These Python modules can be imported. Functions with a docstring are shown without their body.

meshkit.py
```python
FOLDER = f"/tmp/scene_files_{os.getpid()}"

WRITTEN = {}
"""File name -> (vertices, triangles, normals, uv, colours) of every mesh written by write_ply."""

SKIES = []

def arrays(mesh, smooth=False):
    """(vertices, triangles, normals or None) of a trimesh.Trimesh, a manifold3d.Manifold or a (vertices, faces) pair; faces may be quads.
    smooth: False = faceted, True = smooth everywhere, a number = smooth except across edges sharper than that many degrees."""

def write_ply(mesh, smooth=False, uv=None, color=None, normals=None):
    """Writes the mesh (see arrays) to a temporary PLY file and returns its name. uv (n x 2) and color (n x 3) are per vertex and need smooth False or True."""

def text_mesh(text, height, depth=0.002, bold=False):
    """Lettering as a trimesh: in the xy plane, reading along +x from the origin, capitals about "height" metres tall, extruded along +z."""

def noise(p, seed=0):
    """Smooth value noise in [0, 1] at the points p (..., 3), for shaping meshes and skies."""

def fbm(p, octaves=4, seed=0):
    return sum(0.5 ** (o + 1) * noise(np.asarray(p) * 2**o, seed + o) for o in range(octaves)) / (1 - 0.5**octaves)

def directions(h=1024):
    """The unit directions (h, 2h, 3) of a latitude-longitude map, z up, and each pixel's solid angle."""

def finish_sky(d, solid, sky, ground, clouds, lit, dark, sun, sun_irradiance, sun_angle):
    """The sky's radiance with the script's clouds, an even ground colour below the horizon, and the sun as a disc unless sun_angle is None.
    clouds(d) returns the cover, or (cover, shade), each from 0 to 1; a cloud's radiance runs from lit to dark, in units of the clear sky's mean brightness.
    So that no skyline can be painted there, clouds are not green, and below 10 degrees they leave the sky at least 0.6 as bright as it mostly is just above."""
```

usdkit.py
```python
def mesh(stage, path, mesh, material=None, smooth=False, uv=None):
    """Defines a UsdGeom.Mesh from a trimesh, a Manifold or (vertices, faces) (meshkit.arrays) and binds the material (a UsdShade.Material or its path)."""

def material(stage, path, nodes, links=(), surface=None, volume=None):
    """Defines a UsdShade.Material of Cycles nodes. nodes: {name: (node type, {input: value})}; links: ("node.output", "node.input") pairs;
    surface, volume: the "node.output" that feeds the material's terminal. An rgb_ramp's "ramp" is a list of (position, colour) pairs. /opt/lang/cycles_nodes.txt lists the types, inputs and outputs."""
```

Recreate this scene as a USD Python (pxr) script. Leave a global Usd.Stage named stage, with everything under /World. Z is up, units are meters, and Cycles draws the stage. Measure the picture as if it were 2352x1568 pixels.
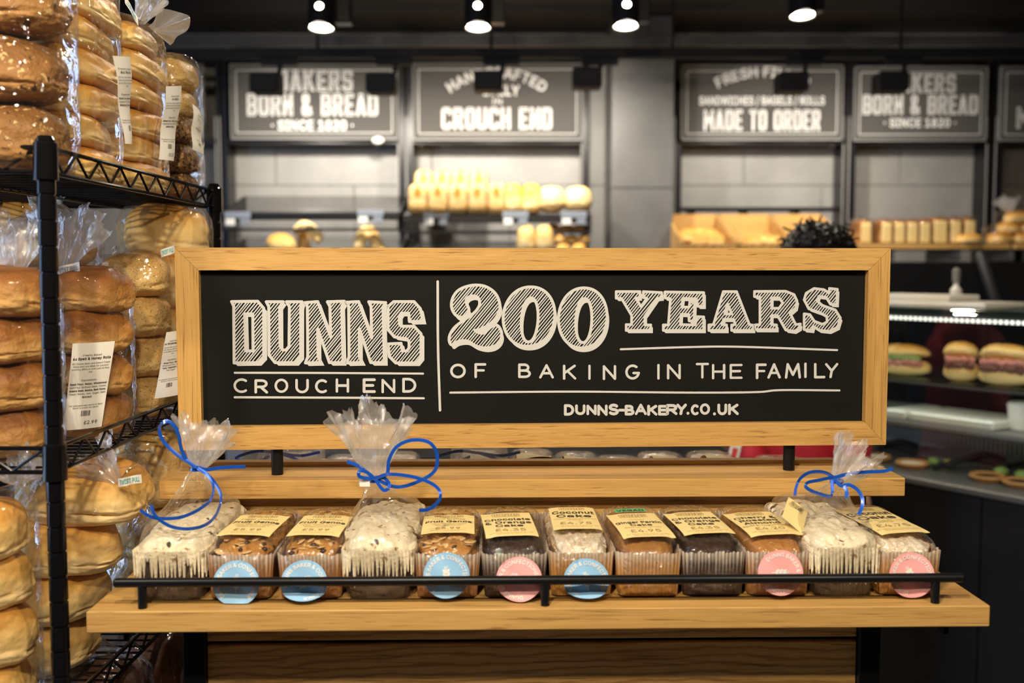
import math, random, glob
import numpy as np, trimesh, manifold3d, usdkit, meshkit
from shapely import affinity
from shapely.geometry import Polygon, LineString, MultiPolygon, Point, box as sbox
from shapely.ops import unary_union
from pxr import Usd, UsdGeom, UsdLux, UsdShade, Gf, Sdf, Vt

stage = Usd.Stage.CreateInMemory()
UsdGeom.SetStageUpAxis(stage, 'Z')
UsdGeom.Xform.Define(stage, '/World')
rng = np.random.default_rng(7)

# ------------------------------------------------------------------ camera, lights, exposure
W, H, FPX, PITCH, CAMZ = 2352, 1568, 2400.0, math.radians(3.92), 1.5
cam = UsdGeom.Camera.Define(stage, '/World/camera')
cam.AddTranslateOp().Set(Gf.Vec3d(0, 0, CAMZ))
cam.AddRotateXOp().Set(90 - 3.92)
cam.CreateHorizontalApertureAttr(36.0)
cam.CreateVerticalApertureAttr(24.0)
cam.CreateFocalLengthAttr(36.0 * FPX / W)
cam.CreateFStopAttr(3.2)
cam.CreateFocusDistanceAttr(1.47)
cam.CreateClippingRangeAttr(Gf.Vec2f(0.05, 100))
cam.CreateExposureAttr(0.0)

WARM = (1.0, 0.86, 0.655)
NEUT = (1.0, 0.91, 0.78)

def spot(path, pos, target, power, radius, cone, color=WARM, soft=0.4):
    s = UsdLux.SphereLight.Define(stage, path)
    d = np.array(target, float) - np.array(pos, float)
    d /= np.linalg.norm(d)
    zx = -d
    up = np.array([0, 0, 1.0]) if abs(d[2]) < 0.95 else np.array([0, 1.0, 0])
    x = np.cross(up, zx); x /= np.linalg.norm(x)
    y = np.cross(zx, x)
    m = Gf.Matrix4d(*x, 0, *y, 0, *zx, 0, *map(float, pos), 1)
    s.AddTransformOp().Set(m)
    s.CreateRadiusAttr(radius)
    s.CreateIntensityAttr(power / (4 * math.pi * radius * radius * math.pi))
    s.CreateColorAttr(Gf.Vec3f(*color))
    sh = UsdLux.ShapingAPI.Apply(s.GetPrim())
    sh.CreateShapingConeAngleAttr(cone)
    sh.CreateShapingConeSoftnessAttr(soft)
    return s

# daylight of the shop window in the left wall, beside the rack
r = UsdLux.RectLight.Define(stage, '/World/shopfront_daylight')
r.AddTranslateOp().Set(Gf.Vec3d(-2.55, 1.1, 1.6))
r.AddRotateXYZOp().Set(Gf.Vec3f(90, 0, -90))
r.CreateWidthAttr(1.5); r.CreateHeightAttr(1.8)
r.CreateIntensityAttr(5.5); r.CreateColorAttr(Gf.Vec3f(0.42, 0.62, 1.0))
dome = UsdLux.DomeLight.Define(stage, '/World/sky')
dome.CreateIntensityAttr(0.04); dome.CreateColorAttr(Gf.Vec3f(1.0, 0.9, 0.78))

# ------------------------------------------------------------------ pixels to places
FWD = np.array([0, math.cos(PITCH), -math.sin(PITCH)])
UPV = np.array([0, math.sin(PITCH), math.cos(PITCH)])
EYE = np.array([0, 0, CAMZ])

def ray(px, py):
    return FWD + np.array([1.0, 0, 0]) * (px - W / 2) / FPX - UPV * (py - H / 2) / FPX

def at(px, py, Y):
    d = ray(px, py)
    return EYE + d * (Y / d[1])

def atz(px, py, z):
    d = ray(px, py)
    return EYE + d * ((z - CAMZ) / d[2])

class Frame:
    """An upright frame turned about z: u runs along it, d away from the camera."""
    def __init__(s, deg):
        a = math.radians(deg)
        s.deg = deg
        s.e1 = np.array([math.cos(a), math.sin(a), 0]); s.e2 = np.array([-math.sin(a), math.cos(a), 0])
    def at(s, px, py, d):
        q = ray(px, py)
        return EYE + q * (d / (q @ s.e2))
    def uz(s, px, py, d):
        p = s.at(px, py, d)
        return p @ s.e1, p[2]
    def w(s, u, d, z):
        u, d, z = np.broadcast_arrays(np.asarray(u, float), d, z)
        return u[..., None] * s.e1 + d[..., None] * s.e2 + z[..., None] * np.array([0, 0, 1.0])
    def mesh(s, m):
        v, f = vf(m)
        return (s.w(v[:, 0], v[:, 1], v[:, 2]), f)

WF = Frame(0.0)

# ------------------------------------------------------------------ naming, things and parts
used = {}
origin = {}

def path_for(name, parent=None):
    base = (str(parent.GetPath()) if parent is not None else '/World') + '/' + name
    n = used.get(base, -1) + 1
    used[base] = n
    return base if n == 0 else f'{base}_{n:03d}'

def say(p, label=None, cat=None, group=None, kind=None):
    for k, v in (('label', label), ('category', cat), ('group', group), ('kind', kind)):
        if v:
            p.SetCustomDataByKey(k, v)
    return p

def thing(name, label, cat, base=(0, 0, 0), group=None, kind=None):
    x = UsdGeom.Xform.Define(stage, path_for(name))
    x.AddTranslateOp().Set(Gf.Vec3d(*map(float, base)))
    origin[str(x.GetPath())] = np.array(base, float)
    return say(x.GetPrim(), label, cat, group, kind)

def vf(m):
    if hasattr(m, 'to_mesh'):
        q = m.to_mesh()
        return np.array(q.vert_properties[:, :3], float), np.array(q.tri_verts)
    if isinstance(m, (tuple, list)):
        f = np.asarray(m[1], int)
        if len(f) and f.shape[1] == 4:
            f = np.vstack([f[:, [0, 1, 2]], f[:, [0, 2, 3]]])
        return np.asarray(m[0], float), f
    return np.array(m.vertices), np.array(m.faces)

def part(name, m, mat, parent=None, smooth=30, tone=None, label=None, kind=None, local=False):
    """One mesh. m is given in world coordinates unless local; it is stored about the origin of its thing."""
    v, f = vf(m)
    o = np.zeros(3)
    if parent is not None and not local:
        q = str(parent.GetPath())
        while q not in origin and q.count('/') > 1:
            q = q.rsplit('/', 1)[0]
        o = origin.get(q, o)
    v = v - o
    if tone is not None:
        smooth = True
    g = usdkit.mesh(stage, path_for(name, parent), (v, f), LK[mat], smooth=smooth)
    if tone is not None:
        UsdGeom.PrimvarsAPI(g).CreatePrimvar('tone', Sdf.ValueTypeNames.FloatArray, 'vertex').Set(Vt.FloatArray.FromNumpy(np.asarray(tone, np.float32)))
    return say(g.GetPrim(), label, kind=kind)

def solo(name, m, mat, label, cat, smooth=30, tone=None, group=None, kind=None):
    v, f = vf(m)
    b = np.array([(v[:, 0].min() + v[:, 0].max()) / 2, (v[:, 1].min() + v[:, 1].max()) / 2, v[:, 2].min()])
    p = part(name, (v - b, f), mat, None, smooth, tone)
    UsdGeom.Xformable(p).AddTranslateOp().Set(Gf.Vec3d(*map(float, b)))
    return say(p, label, cat, group, kind)

def structure(name, m, mat, parent=None, smooth=False, label=None):
    p = part(name, m, mat, parent, smooth)
    if parent is None:
        say(p, label, kind='structure')
    return p

def copy_of(src, loc, rz=0, scale=1.0, label=None, group=None, euler=None):
    was = src.GetCustomData()
    name = src.GetName()
    if name[-4:-3] == '_' and name[-3:].isdigit():
        name = name[:-4]
    x = UsdGeom.Xform.Define(stage, path_for(name))
    x.AddTranslateOp().Set(Gf.Vec3d(*map(float, loc)))
    e = euler or (0, 0, rz)
    x.AddRotateXYZOp().Set(Gf.Vec3f(*map(float, e)))
    s = scale if np.ndim(scale) else (scale,) * 3
    x.AddScaleOp().Set(Gf.Vec3f(*map(float, s)))
    p = x.GetPrim()
    return p, was, group

# ------------------------------------------------------------------ mesh tools
def join(ms):
    vs, fs, n = [], [], 0
    for m in ms:
        v, f = vf(m)
        vs.append(v); fs.append(f + n); n += len(v)
    return (np.vstack(vs), np.vstack(fs))

def hullpts(p):
    h = manifold3d.Manifold.hull_points(np.asarray(p, float))
    return vf(h)

def rbox(x0, x1, y0, y1, z0, z1, b=0.001):
    b = min(b, (x1 - x0) * .45, (y1 - y0) * .45, (z1 - z0) * .45)
    p = []
    for sx in (0, 1):
        for sy in (0, 1):
            for sz in (0, 1):
                c = np.array([(x0, x1)[sx], (y0, y1)[sy], (z0, z1)[sz]]); s = np.array([1 - 2 * sx, 1 - 2 * sy, 1 - 2 * sz]) * b
                p += [c + s * [0, 1, 1], c + s * [1, 0, 1], c + s * [1, 1, 0]]
    return hullpts(p)

def tube(pts, r, sides=10, caps=True):
    p = np.asarray(pts, float)
    n = len(p)
    t = np.gradient(p, axis=0); t /= np.linalg.norm(t, axis=1, keepdims=True) + 1e-12
    ref = np.array([0, 0, 1.0]) if abs(t[:, 2]).mean() < 0.8 else np.array([1.0, 0, 0])
    a = np.cross(t, ref); a /= np.linalg.norm(a, axis=1, keepdims=True) + 1e-12
    b = np.cross(t, a)
    ang = np.arange(sides) * 2 * np.pi / sides
    rr = np.broadcast_to(r, (n,))[:, None, None]
    v = (p[:, None] + rr * (np.cos(ang)[None, :, None] * a[:, None] + np.sin(ang)[None, :, None] * b[:, None])).reshape(-1, 3)
    i, j = np.meshgrid(np.arange(n - 1), np.arange(sides), indexing='ij')
    q = np.stack([i * sides + j, (i + 1) * sides + j, (i + 1) * sides + (j + 1) % sides, i * sides + (j + 1) % sides], -1).reshape(-1, 4)
    f = np.vstack([q[:, [0, 1, 2]], q[:, [0, 2, 3]]])
    if caps:
        v = np.vstack([v, p[0], p[-1]])
        k = np.arange(sides)
        f = np.vstack([f, np.stack([np.full(sides, n * sides), k, (k + 1) % sides], 1),
                       np.stack([np.full(sides, n * sides + 1), (n - 1) * sides + (k + 1) % sides, (n - 1) * sides + k], 1)])
    return (v, f)

def rod(p, q, r, sides=10):
    return tube([p, (np.array(p) + np.array(q)) / 2, q], r, sides)

def lathe(profile, sides=24, c=(0, 0, 0)):
    pr = np.asarray(profile, float)
    ang = np.arange(sides) * 2 * np.pi / sides
    n = len(pr)
    v = np.stack([pr[:, 0, None] * np.cos(ang), pr[:, 0, None] * np.sin(ang), np.repeat(pr[:, 1, None], sides, 1)], -1).reshape(-1, 3) + np.array(c)
    i, j = np.meshgrid(np.arange(n - 1), np.arange(sides), indexing='ij')
    q = np.stack([i * sides + j, i * sides + (j + 1) % sides, (i + 1) * sides + (j + 1) % sides, (i + 1) * sides + j], -1).reshape(-1, 4)
    return (v, np.vstack([q[:, [0, 1, 2]], q[:, [0, 2, 3]]]))

def spline(pts, n=60, closed=False):
    p = np.asarray(pts, float)
    if closed:
        p = np.vstack([p[-1:], p, p[:2]])
    else:
        p = np.vstack([2 * p[0] - p[1], p, 2 * p[-1] - p[-2]])
    seg = len(p) - 3
    t = np.linspace(0, seg - (1e-9 if not closed else seg / n), n)
    i = np.minimum(t.astype(int), seg - 1); u = (t - i)[:, None]
    a, b, c, d = p[i], p[i + 1], p[i + 2], p[i + 3]
    return 0.5 * (2 * b + (c - a) * u + (2 * a - 5 * b + 4 * c - d) * u ** 2 + (3 * b - a - 3 * c + d) * u ** 3)

def tri2(poly):
    """Triangles of a shapely shape: (n x 2, m x 3)."""
    vs, fs, n = [], [], 0
    for g in getattr(poly, 'geoms', [poly]):
        if g.is_empty or g.geom_type != 'Polygon' or g.area < 1e-12:
            continue
        v, f = trimesh.creation.triangulate_polygon(g, engine='earcut')
        if len(f) == 0:
            continue
        vs.append(v); fs.append(f + n); n += len(v)
    if not vs:
        return np.zeros((0, 2)), np.zeros((0, 3), int)
    return np.vstack(vs), np.vstack(fs)

FONT = glob.glob('/opt/blender-*/*/datafiles/fonts/Inter.woff2')[0]
glyphs = {}

def glyph(ch, bold):
    from PIL import Image, ImageDraw, ImageFont
    k = (ch, bold)
    if k not in glyphs:
        font = glyphs.setdefault('font', ImageFont.truetype(FONT, 64))
        adv = font.getlength(ch) + (2.0 if bold else 0)
        x0, y0, x1, y1 = font.getbbox(ch, anchor='ls', stroke_width=2 * bold)
        v, f = np.zeros((0, 2)), np.zeros((0, 3), int)
        shape = Polygon()
        if x1 > x0 and y1 > y0 and ch != ' ':
            im = Image.new('L', (x1 - x0 + 8, y1 - y0 + 8))
            ImageDraw.Draw(im).text((4 - x0, 4 - y0), ch, 255, font, anchor='ls', stroke_width=2 * bold)
            on = np.pad(np.asarray(im) > 127, ((0, 0), (1, 1))).astype(np.int8)
            rows, st = np.nonzero(np.diff(on, axis=1) == 1)
            en = np.nonzero(np.diff(on, axis=1) == -1)[1]
            shape = unary_union([sbox(a, -q - 1, b, -q) for a, b, q in zip(st, en, rows)]).buffer(0.6).buffer(-0.6).simplify(0.8)
            shape = affinity.translate(shape, x0 - 4, 4 - y0)
            v, f = tri2(shape)
        glyphs[k] = (v / 46.5, f, adv / 46.5, shape)
    return glyphs[k]

def text2(s, h, bold=False, align='c', maxw=None, spacing=0.0):
    """Flat lettering, capitals h tall, baseline y = 0, centred on x = 0 (or from the left)."""
    vs, fs, n, x = [], [], 0, 0.0
    for ch in s:
        v, f, adv, _ = glyph(ch, bold)
        if len(f):
            vs.append(v * h + [x, 0]); fs.append(f + n); n += len(v)
        x += adv * h + spacing
    if not vs:
        return np.zeros((0, 2)), np.zeros((0, 3), int)
    v, f = np.vstack(vs), np.vstack(fs)
    if maxw and x > maxw:
        v[:, 0] *= maxw / x; x = maxw
    if align == 'c':
        v[:, 0] -= x / 2
    return v, f

def arc_text(s, h, radius, mid, bold=True, inside=False):
    """Lettering round a circle, centred on the angle mid (radians from +y, clockwise)."""
    total = sum(glyph(c, bold)[2] for c in s) * h
    a = mid - (total / radius) / 2
    vs, fs, n = [], [], 0
    for ch in s:
        v, f, adv, _ = glyph(ch, bold)
        w = adv * h / radius
        if len(f):
            th = a + w / 2
            x = v[:, 0] * h - adv * h / 2; y = v[:, 1] * h + radius - h / 2
            vs.append(np.stack([x * math.cos(th) + y * math.sin(th), -x * math.sin(th) + y * math.cos(th)], 1)); fs.append(f + n); n += len(v)
        a += w
    return np.vstack(vs), np.vstack(fs)

def join2(items):
    vs, fs, n = [], [], 0
    for v, f in items:
        if len(f):
            vs.append(v); fs.append(f + n); n += len(v)
    return np.vstack(vs), np.vstack(fs)

def grid(fn, nu, nv, u0=0, u1=1, v0=0, v1=1):
    """A surface patch fn(u, v) -> points."""
    U, V = np.meshgrid(np.linspace(u0, u1, nu), np.linspace(v0, v1, nv), indexing='ij')
    p = fn(U, V).reshape(-1, 3)
    i, j = np.meshgrid(np.arange(nu - 1), np.arange(nv - 1), indexing='ij')
    a = i * nv + j
    q = np.stack([a, a + nv, a + nv + 1, a + 1], -1).reshape(-1, 4)
    return (p, np.vstack([q[:, [0, 1, 2]], q[:, [0, 2, 3]]]))

def smoothstep(a, b, x):
    t = np.clip((x - a) / (b - a), 0, 1)
    return t * t * (3 - 2 * t)

_ico = {}
def ico(n):
    if n not in _ico:
        m = trimesh.creation.icosphere(n)
        _ico[n] = (np.array(m.vertices), np.array(m.faces))
    return _ico[n]

def bread(rx, ry, rz, seed=0, n=4, flat=0.45, power=2.35, lump=0.05, crease=0.0, slash=0):
    """A baked roll on z = 0: domed top, flattened base; and its crust tone for each vertex (0 pale, 1 dark)."""
    p, f = ico(n)
    d = p.copy()
    q = d / (np.abs(d) ** power).sum(1, keepdims=True) ** (1 / power)
    sc = 1 + lump * 2 * (meshkit.fbm(p * 1.7 + seed * 3.1, 3, seed) - .5) + lump * 0.5 * (meshkit.fbm(p * 6 + seed, 2, seed + 5) - .5)
    v = q * sc[:, None]
    low = v[:, 2] < 0
    v[low, 2] *= flat
    if crease:
        band = np.exp(-((d[:, 2] + 0.22 + .25 * (meshkit.fbm(p * 2.2 + seed, 2, seed + 11) - .5)) / 0.075) ** 2)
        v *= (1 - crease * band * np.clip(3.2 * (meshkit.fbm(p * 2.6 + seed, 3, seed + 9) - .42), 0, 1))[:, None]
    tone = smoothstep(-0.35, 0.85, d[:, 2] + 0.5 * (meshkit.fbm(p * 3 + seed, 3, seed + 2) - .5))
    tone = np.maximum(tone, 0.75 * smoothstep(-.55, -.85, d[:, 2]))
    for k in range(slash):
        x = (k - (slash - 1) / 2) * 0.45
        g = np.exp(-((d[:, 0] - x - 0.3 * d[:, 1]) / 0.09) ** 2) * (d[:, 2] > 0.25)
        v *= (1 - 0.07 * g)[:, None]
        tone = tone * (1 - 0.8 * g)
    v = v * [rx, ry, rz]
    v[:, 2] -= v[:, 2].min()
    return (v, f), tone

def turn(m, rz=0, rx=0, ry=0, loc=(0, 0, 0), s=1.0):
    v, f = vf(m)
    T = trimesh.transformations.euler_matrix(math.radians(rx), math.radians(ry), math.radians(rz))[:3, :3]
    return ((v * s) @ T.T + np.array(loc), f)

# ------------------------------------------------------------------ materials
LK = {}

def mat(name, nodes, links, surface='p.BSDF'):
    LK[name] = usdkit.material(stage, '/World/Looks/' + name, nodes, links, surface=surface)

def plain(name, color, rough=0.5, metal=0.0, spec=0.5, coat=0.0, bump=None, **kw):
    nodes = {'p': ('principled_bsdf', {'base_color': color, 'roughness': rough, 'metallic': metal, 'specular_ior_level': spec, 'coat_weight': coat, **kw})}
    links = []
    if bump:
        nodes |= {'t': ('texture_coordinate', {}), 'n': ('noise_texture', {'scale': bump[0], 'detail': 4}), 'b': ('bump', {'strength': bump[1], 'distance': bump[2]})}
        links += [('t.object', 'n.vector'), ('n.fac', 'b.height'), ('b.normal', 'p.normal')]
    mat(name, nodes, links)

def oak(name, along, light=(.61, .365, .118), dark=(.48, .268, .078), rough=.42, cathedral=False, seed=0):
    s1 = [34, 34, 34]; s1[along] = 1.6
    s2 = [330, 330, 330]; s2[along] = 8.0
    s3 = [420, 420, 420]; s3[along] = 14.0
    nodes = {
        't': ('texture_coordinate', {}),
        'm1': ('mapping', {'scale': s1, 'location': (seed * 1.7, seed * .3, seed)}), 'm2': ('mapping', {'scale': s2, 'location': (seed, seed, 0)}), 'm3': ('mapping', {'scale': s3}),
        'n1': ('noise_texture', {'scale': 1.0, 'detail': 3, 'distortion': 0.6}),
        'n2': ('noise_texture', {'scale': 1.0, 'detail': 3, 'distortion': 0.8}),
        'n3': ('noise_texture', {'scale': 1.0, 'detail': 2}),
        'r1': ('rgb_ramp', {'ramp': [(0.3, dark), (0.5, tuple((np.array(light) * 2 + np.array(dark)) / 3)), (0.7, light)]}),
        'r2': ('rgb_ramp', {'ramp': [(0.30, (.50, .42, .34)), (0.42, (1, 1, 1)), (1, (1, 1, 1))]}),
        'r3': ('rgb_ramp', {'ramp': [(0.3, (.84, .8, .76)), (0.6, (1, 1, 1))]}),
        'x1': ('mix', {'mix_type': 'multiply', 'fac': 0.85}), 'x2': ('mix', {'mix_type': 'multiply', 'fac': 0.8}),
        'b': ('bump', {'strength': 0.25, 'distance': 0.0008}),
        'p': ('principled_bsdf', {'roughness': rough, 'specular_ior_level': 0.35})}
    links = [('t.object', 'm1.vector'), ('t.object', 'm2.vector'), ('t.object', 'm3.vector'), ('m1.vector', 'n1.vector'), ('m2.vector', 'n2.vector'), ('m3.vector', 'n3.vector'),
             ('n1.fac', 'r1.fac'), ('n2.fac', 'r2.fac'), ('n3.fac', 'r3.fac'), ('r1.color', 'x1.color1'), ('r2.color', 'x1.color2'), ('x1.color', 'x2.color1'), ('r3.color', 'x2.color2'),
             ('x2.color', 'p.base_color'), ('n2.fac', 'b.height'), ('b.normal', 'p.normal')]
    if cathedral:
        nodes |= {'mw': ('mapping', {'scale': (1.0, 1.0, 3.2), 'location': (-.25, 0, -.1)}), 'w': ('wave_texture', {'wave_type': 'rings', 'rings_direction': 'y', 'scale': 9, 'distortion': 6, 'detail': 3, 'detail_scale': 1.2}),
                  'rw': ('rgb_ramp', {'ramp': [(0, (.6, .5, .42)), (.45, (1, 1, 1)), (1, (1, 1, 1))]}), 'x3': ('mix', {'mix_type': 'multiply', 'fac': .8})}
        links = [l for l in links if l[1] != 'p.base_color'] + [('t.object', 'mw.vector'), ('mw.vector', 'w.vector'), ('w.fac', 'rw.fac'), ('x2.color', 'x3.color1'), ('rw.color', 'x3.color2'), ('x3.color', 'p.base_color')]
    mat(name, nodes, links)

def crust(name, ramp, speck=None, scale=90, rough=.5, bump=.35, mottle=28):
    nodes = {'a': ('attribute', {'attribute': 'tone'}), 't': ('texture_coordinate', {}),
             'n': ('noise_texture', {'scale': mottle, 'detail': 5}), 'nb': ('noise_texture', {'scale': scale * 2.4, 'detail': 3}),
             's': ('math', {'math_type': 'multiply_add', 'value2': .5, 'value3': -.25}), 'add': ('math', {'math_type': 'add', 'use_clamp': True}),
             'r': ('rgb_ramp', {'ramp': ramp}), 'b': ('bump', {'strength': bump, 'distance': 0.002}), 'p': ('principled_bsdf', {'roughness': rough, 'specular_ior_level': .3, 'subsurface_weight': 0.0})}
    links = [('t.object', 'n.vector'), ('t.object', 'nb.vector'), ('n.fac', 's.value1'), ('a.fac', 'add.value1'), ('s.value', 'add.value2'), ('add.value', 'r.fac'), ('nb.fac', 'b.height'), ('b.normal', 'p.normal')]
    out = 'r.color'
    if speck:
        for k, (col, lo, hi, sc) in enumerate(speck):
            nodes |= {f'v{k}': ('noise_texture', {'scale': sc, 'detail': 2, 'roughness': .7}), f'c{k}': ('rgb_ramp', {'ramp': [(lo, (0, 0, 0)), (hi, (1, 1, 1))]}), f'k{k}': ('mix', {'color2': col})}
            links += [('t.object', f'v{k}.vector'), (f'v{k}.fac', f'c{k}.fac'), (f'c{k}.color', f'k{k}.fac'), (out, f'k{k}.color1')]
            out = f'k{k}.color'
    mat(name, nodes, links + [(out, 'p.base_color')])

def film(name, base=.035, k=1.0, haze=.04, bump=.5, scale=70, rough=.07, cap=.34, tint=(.985, .985, .98), hazec=(.9, .88, .84)):
    nodes = {'t': ('texture_coordinate', {}), 'n': ('noise_texture', {'scale': scale, 'detail': 3, 'roughness': .55, 'distortion': 1.2}),
             'n2': ('noise_texture', {'scale': scale * 5.5, 'detail': 2, 'distortion': 2.0}), 'na': ('math', {'math_type': 'multiply_add', 'value2': .09}), 'b': ('bump', {'strength': bump, 'distance': 0.005}), 'lw': ('layer_weight', {'blend': 0.32}),
             'f0': ('math', {'math_type': 'multiply_add', 'value2': k, 'value3': base, 'use_clamp': True}), 'f': ('math', {'math_type': 'minimum', 'value2': cap}),
             'tr': ('transparent_bsdf', {'color': tint}), 'gl': ('glossy_bsdf', {'color': (1, 1, 1), 'roughness': rough}), 'df': ('diffuse_bsdf', {'color': hazec}), 'tl': ('translucent_bsdf', {'color': hazec}),
             'h0': ('mix_closure', {'fac': .5}), 'mh': ('mix_closure', {'fac': haze}), 'mx': ('mix_closure', {})}
    links = [('t.object', 'n.vector'), ('t.object', 'n2.vector'), ('n2.fac', 'na.value1'), ('n.fac', 'na.value3'), ('na.value', 'b.height'), ('b.normal', 'gl.normal'), ('lw.fresnel', 'f0.value1'), ('f0.value', 'f.value1'), ('f.value', 'mx.fac'), ('df.BSDF', 'h0.closure1'), ('tl.BSDF', 'h0.closure2'),
             ('tr.BSDF', 'mh.closure1'), ('h0.closure', 'mh.closure2'), ('mh.closure', 'mx.closure1'), ('gl.BSDF', 'mx.closure2')]
    mat(name, nodes, links, 'mx.closure')

def glow(name, color, strength):
    mat(name, {'e': ('emission', {'color': color, 'strength': strength})}, [], 'e.emission')

oak('oak_along_x', 0); oak('oak_along_z', 2, seed=3); oak('oak_along_y', 1, seed=5)
oak('oak_front', 0, light=(.80, .47, .15), dark=(.60, .32, .09), cathedral=True, seed=2)
plain('black_steel', (.007, .007, .008), .32, spec=.22)
plain('black_epoxy', (.005, .005, .006), .13, spec=.2)
plain('matt_black', (.010, .010, .011), .7, spec=.25)
plain('dark_grey', (.05, .05, .052), .5)
plain('rail_grey', (.20, .195, .19), .5)
plain('blackboard', (.0065, .0065, .0062), .62, spec=.14, bump=(500, .15, .0004))
plain('chalk_paint', (.56, .56, .55), .75)
plain('paper_white', (.80, .77, .70), .6)
plain('paper_cream', (.87, .68, .30), .55)
plain('ink', (.055, .042, .03), .7)
plain('ink_brown', (.33, .22, .085), .7)
plain('sticker_blue', (.30, .56, .84), .4)
plain('sticker_pink', (.90, .42, .42), .4)
plain('sticker_green', (.06, .50, .22), .4)
plain('print_white', (.82, .80, .76), .5)
plain('ribbon_blue', (.012, .11, .62), .25, spec=1.0, coat=1.0, metal=.25)
plain('label_blue_ink', (.2, .3, .6), .7)
plain('label_teal_ink', (.08, .40, .38), .7)
plain('red_cloth', (.42, .008, .022), .75, bump=(300, .3, .001))
plain('skin', (.32, .16, .095), .5)
plain('hair', (.004, .003, .003), .45, spec=.35)
plain('dark_trousers', (.012, .012, .015), .8)
plain('white_plastic', (.78, .77, .72), .35)
plain('sign_panel', (.066, .063, .059), .8, spec=.1)
plain('sign_paint', (.62, .61, .59), .8, spec=.1)
plain('ticket', (.20, .23, .28), .35)
plain('cake_cream', (.83, .76, .60), .45, bump=(160, .5, .002))
plain('lemon', (.75, .62, .05), .4)
plain('lettuce', (.20, .32, .08), .45, bump=(90, .8, .004))
plain('biscuit', (.46, .22, .06), .6, bump=(120, .5, .003))
plain('ham', (.55, .22, .18), .4)
plain('screen_blue', (.02, .05, .18), .2)
plain('steel', (.45, .44, .42), .3, metal=.9)
plain('counter_black', (.013, .012, .012), .4, spec=.2)
plain('counter_ledge', (.09, .09, .088), .35)
plain('grille_back', (.42, .41, .38), .5)
plain('crumb', (.82, .62, .26), .7, bump=(120, .5, .002))
plain('sliced_meat', (.16, .07, .05), .4)
plain('choc_plain', (.04, .02, .012), .4)
plain('cardboard_grey', (.33, .32, .30), .7)
plain('lips', (.30, .09, .08), .5)
plain('print_red', (.6, .06, .05), .5)
glow('lamp_lens', (1.0, .86, .62), 14.0)
glow('lamp_spark', (1.0, .88, .68), 30.0)
glow('led', (1.0, .93, .82), 2.2)

# large dark stone tiles with a mottled satin face
def stone(name, c0, c1):
    mat(name, {'t': ('texture_coordinate', {}), 'n': ('noise_texture', {'scale': 3.2, 'detail': 6, 'roughness': .6}), 'n2': ('noise_texture', {'scale': 22, 'detail': 5}),
               'r': ('rgb_ramp', {'ramp': [(.3, c0), (.7, c1)]}), 'b': ('bump', {'strength': .25, 'distance': .004}), 'p': ('principled_bsdf', {'roughness': .48, 'specular_ior_level': .5})},
        [('t.object', 'n.vector'), ('t.object', 'n2.vector'), ('n.fac', 'r.fac'), ('r.color', 'p.base_color'), ('n2.fac', 'b.height'), ('b.normal', 'p.normal')])
stone('tile_stone', (.195, .19, .182), (.275, .268, .255))
stone('pier_stone', (.07, .068, .068), (.11, .108, .106))
plain('joint_dark', (.03, .03, .03), .8)
plain('floor_tile', (.30, .275, .245), .35, bump=(12, .1, .002))
plain('wall_paint', (.035, .034, .033), .6)
plain('ceiling_paint', (.035, .034, .034), .7)
plain('ceiling_light_strip', (.5, .47, .42), .5)

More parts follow.
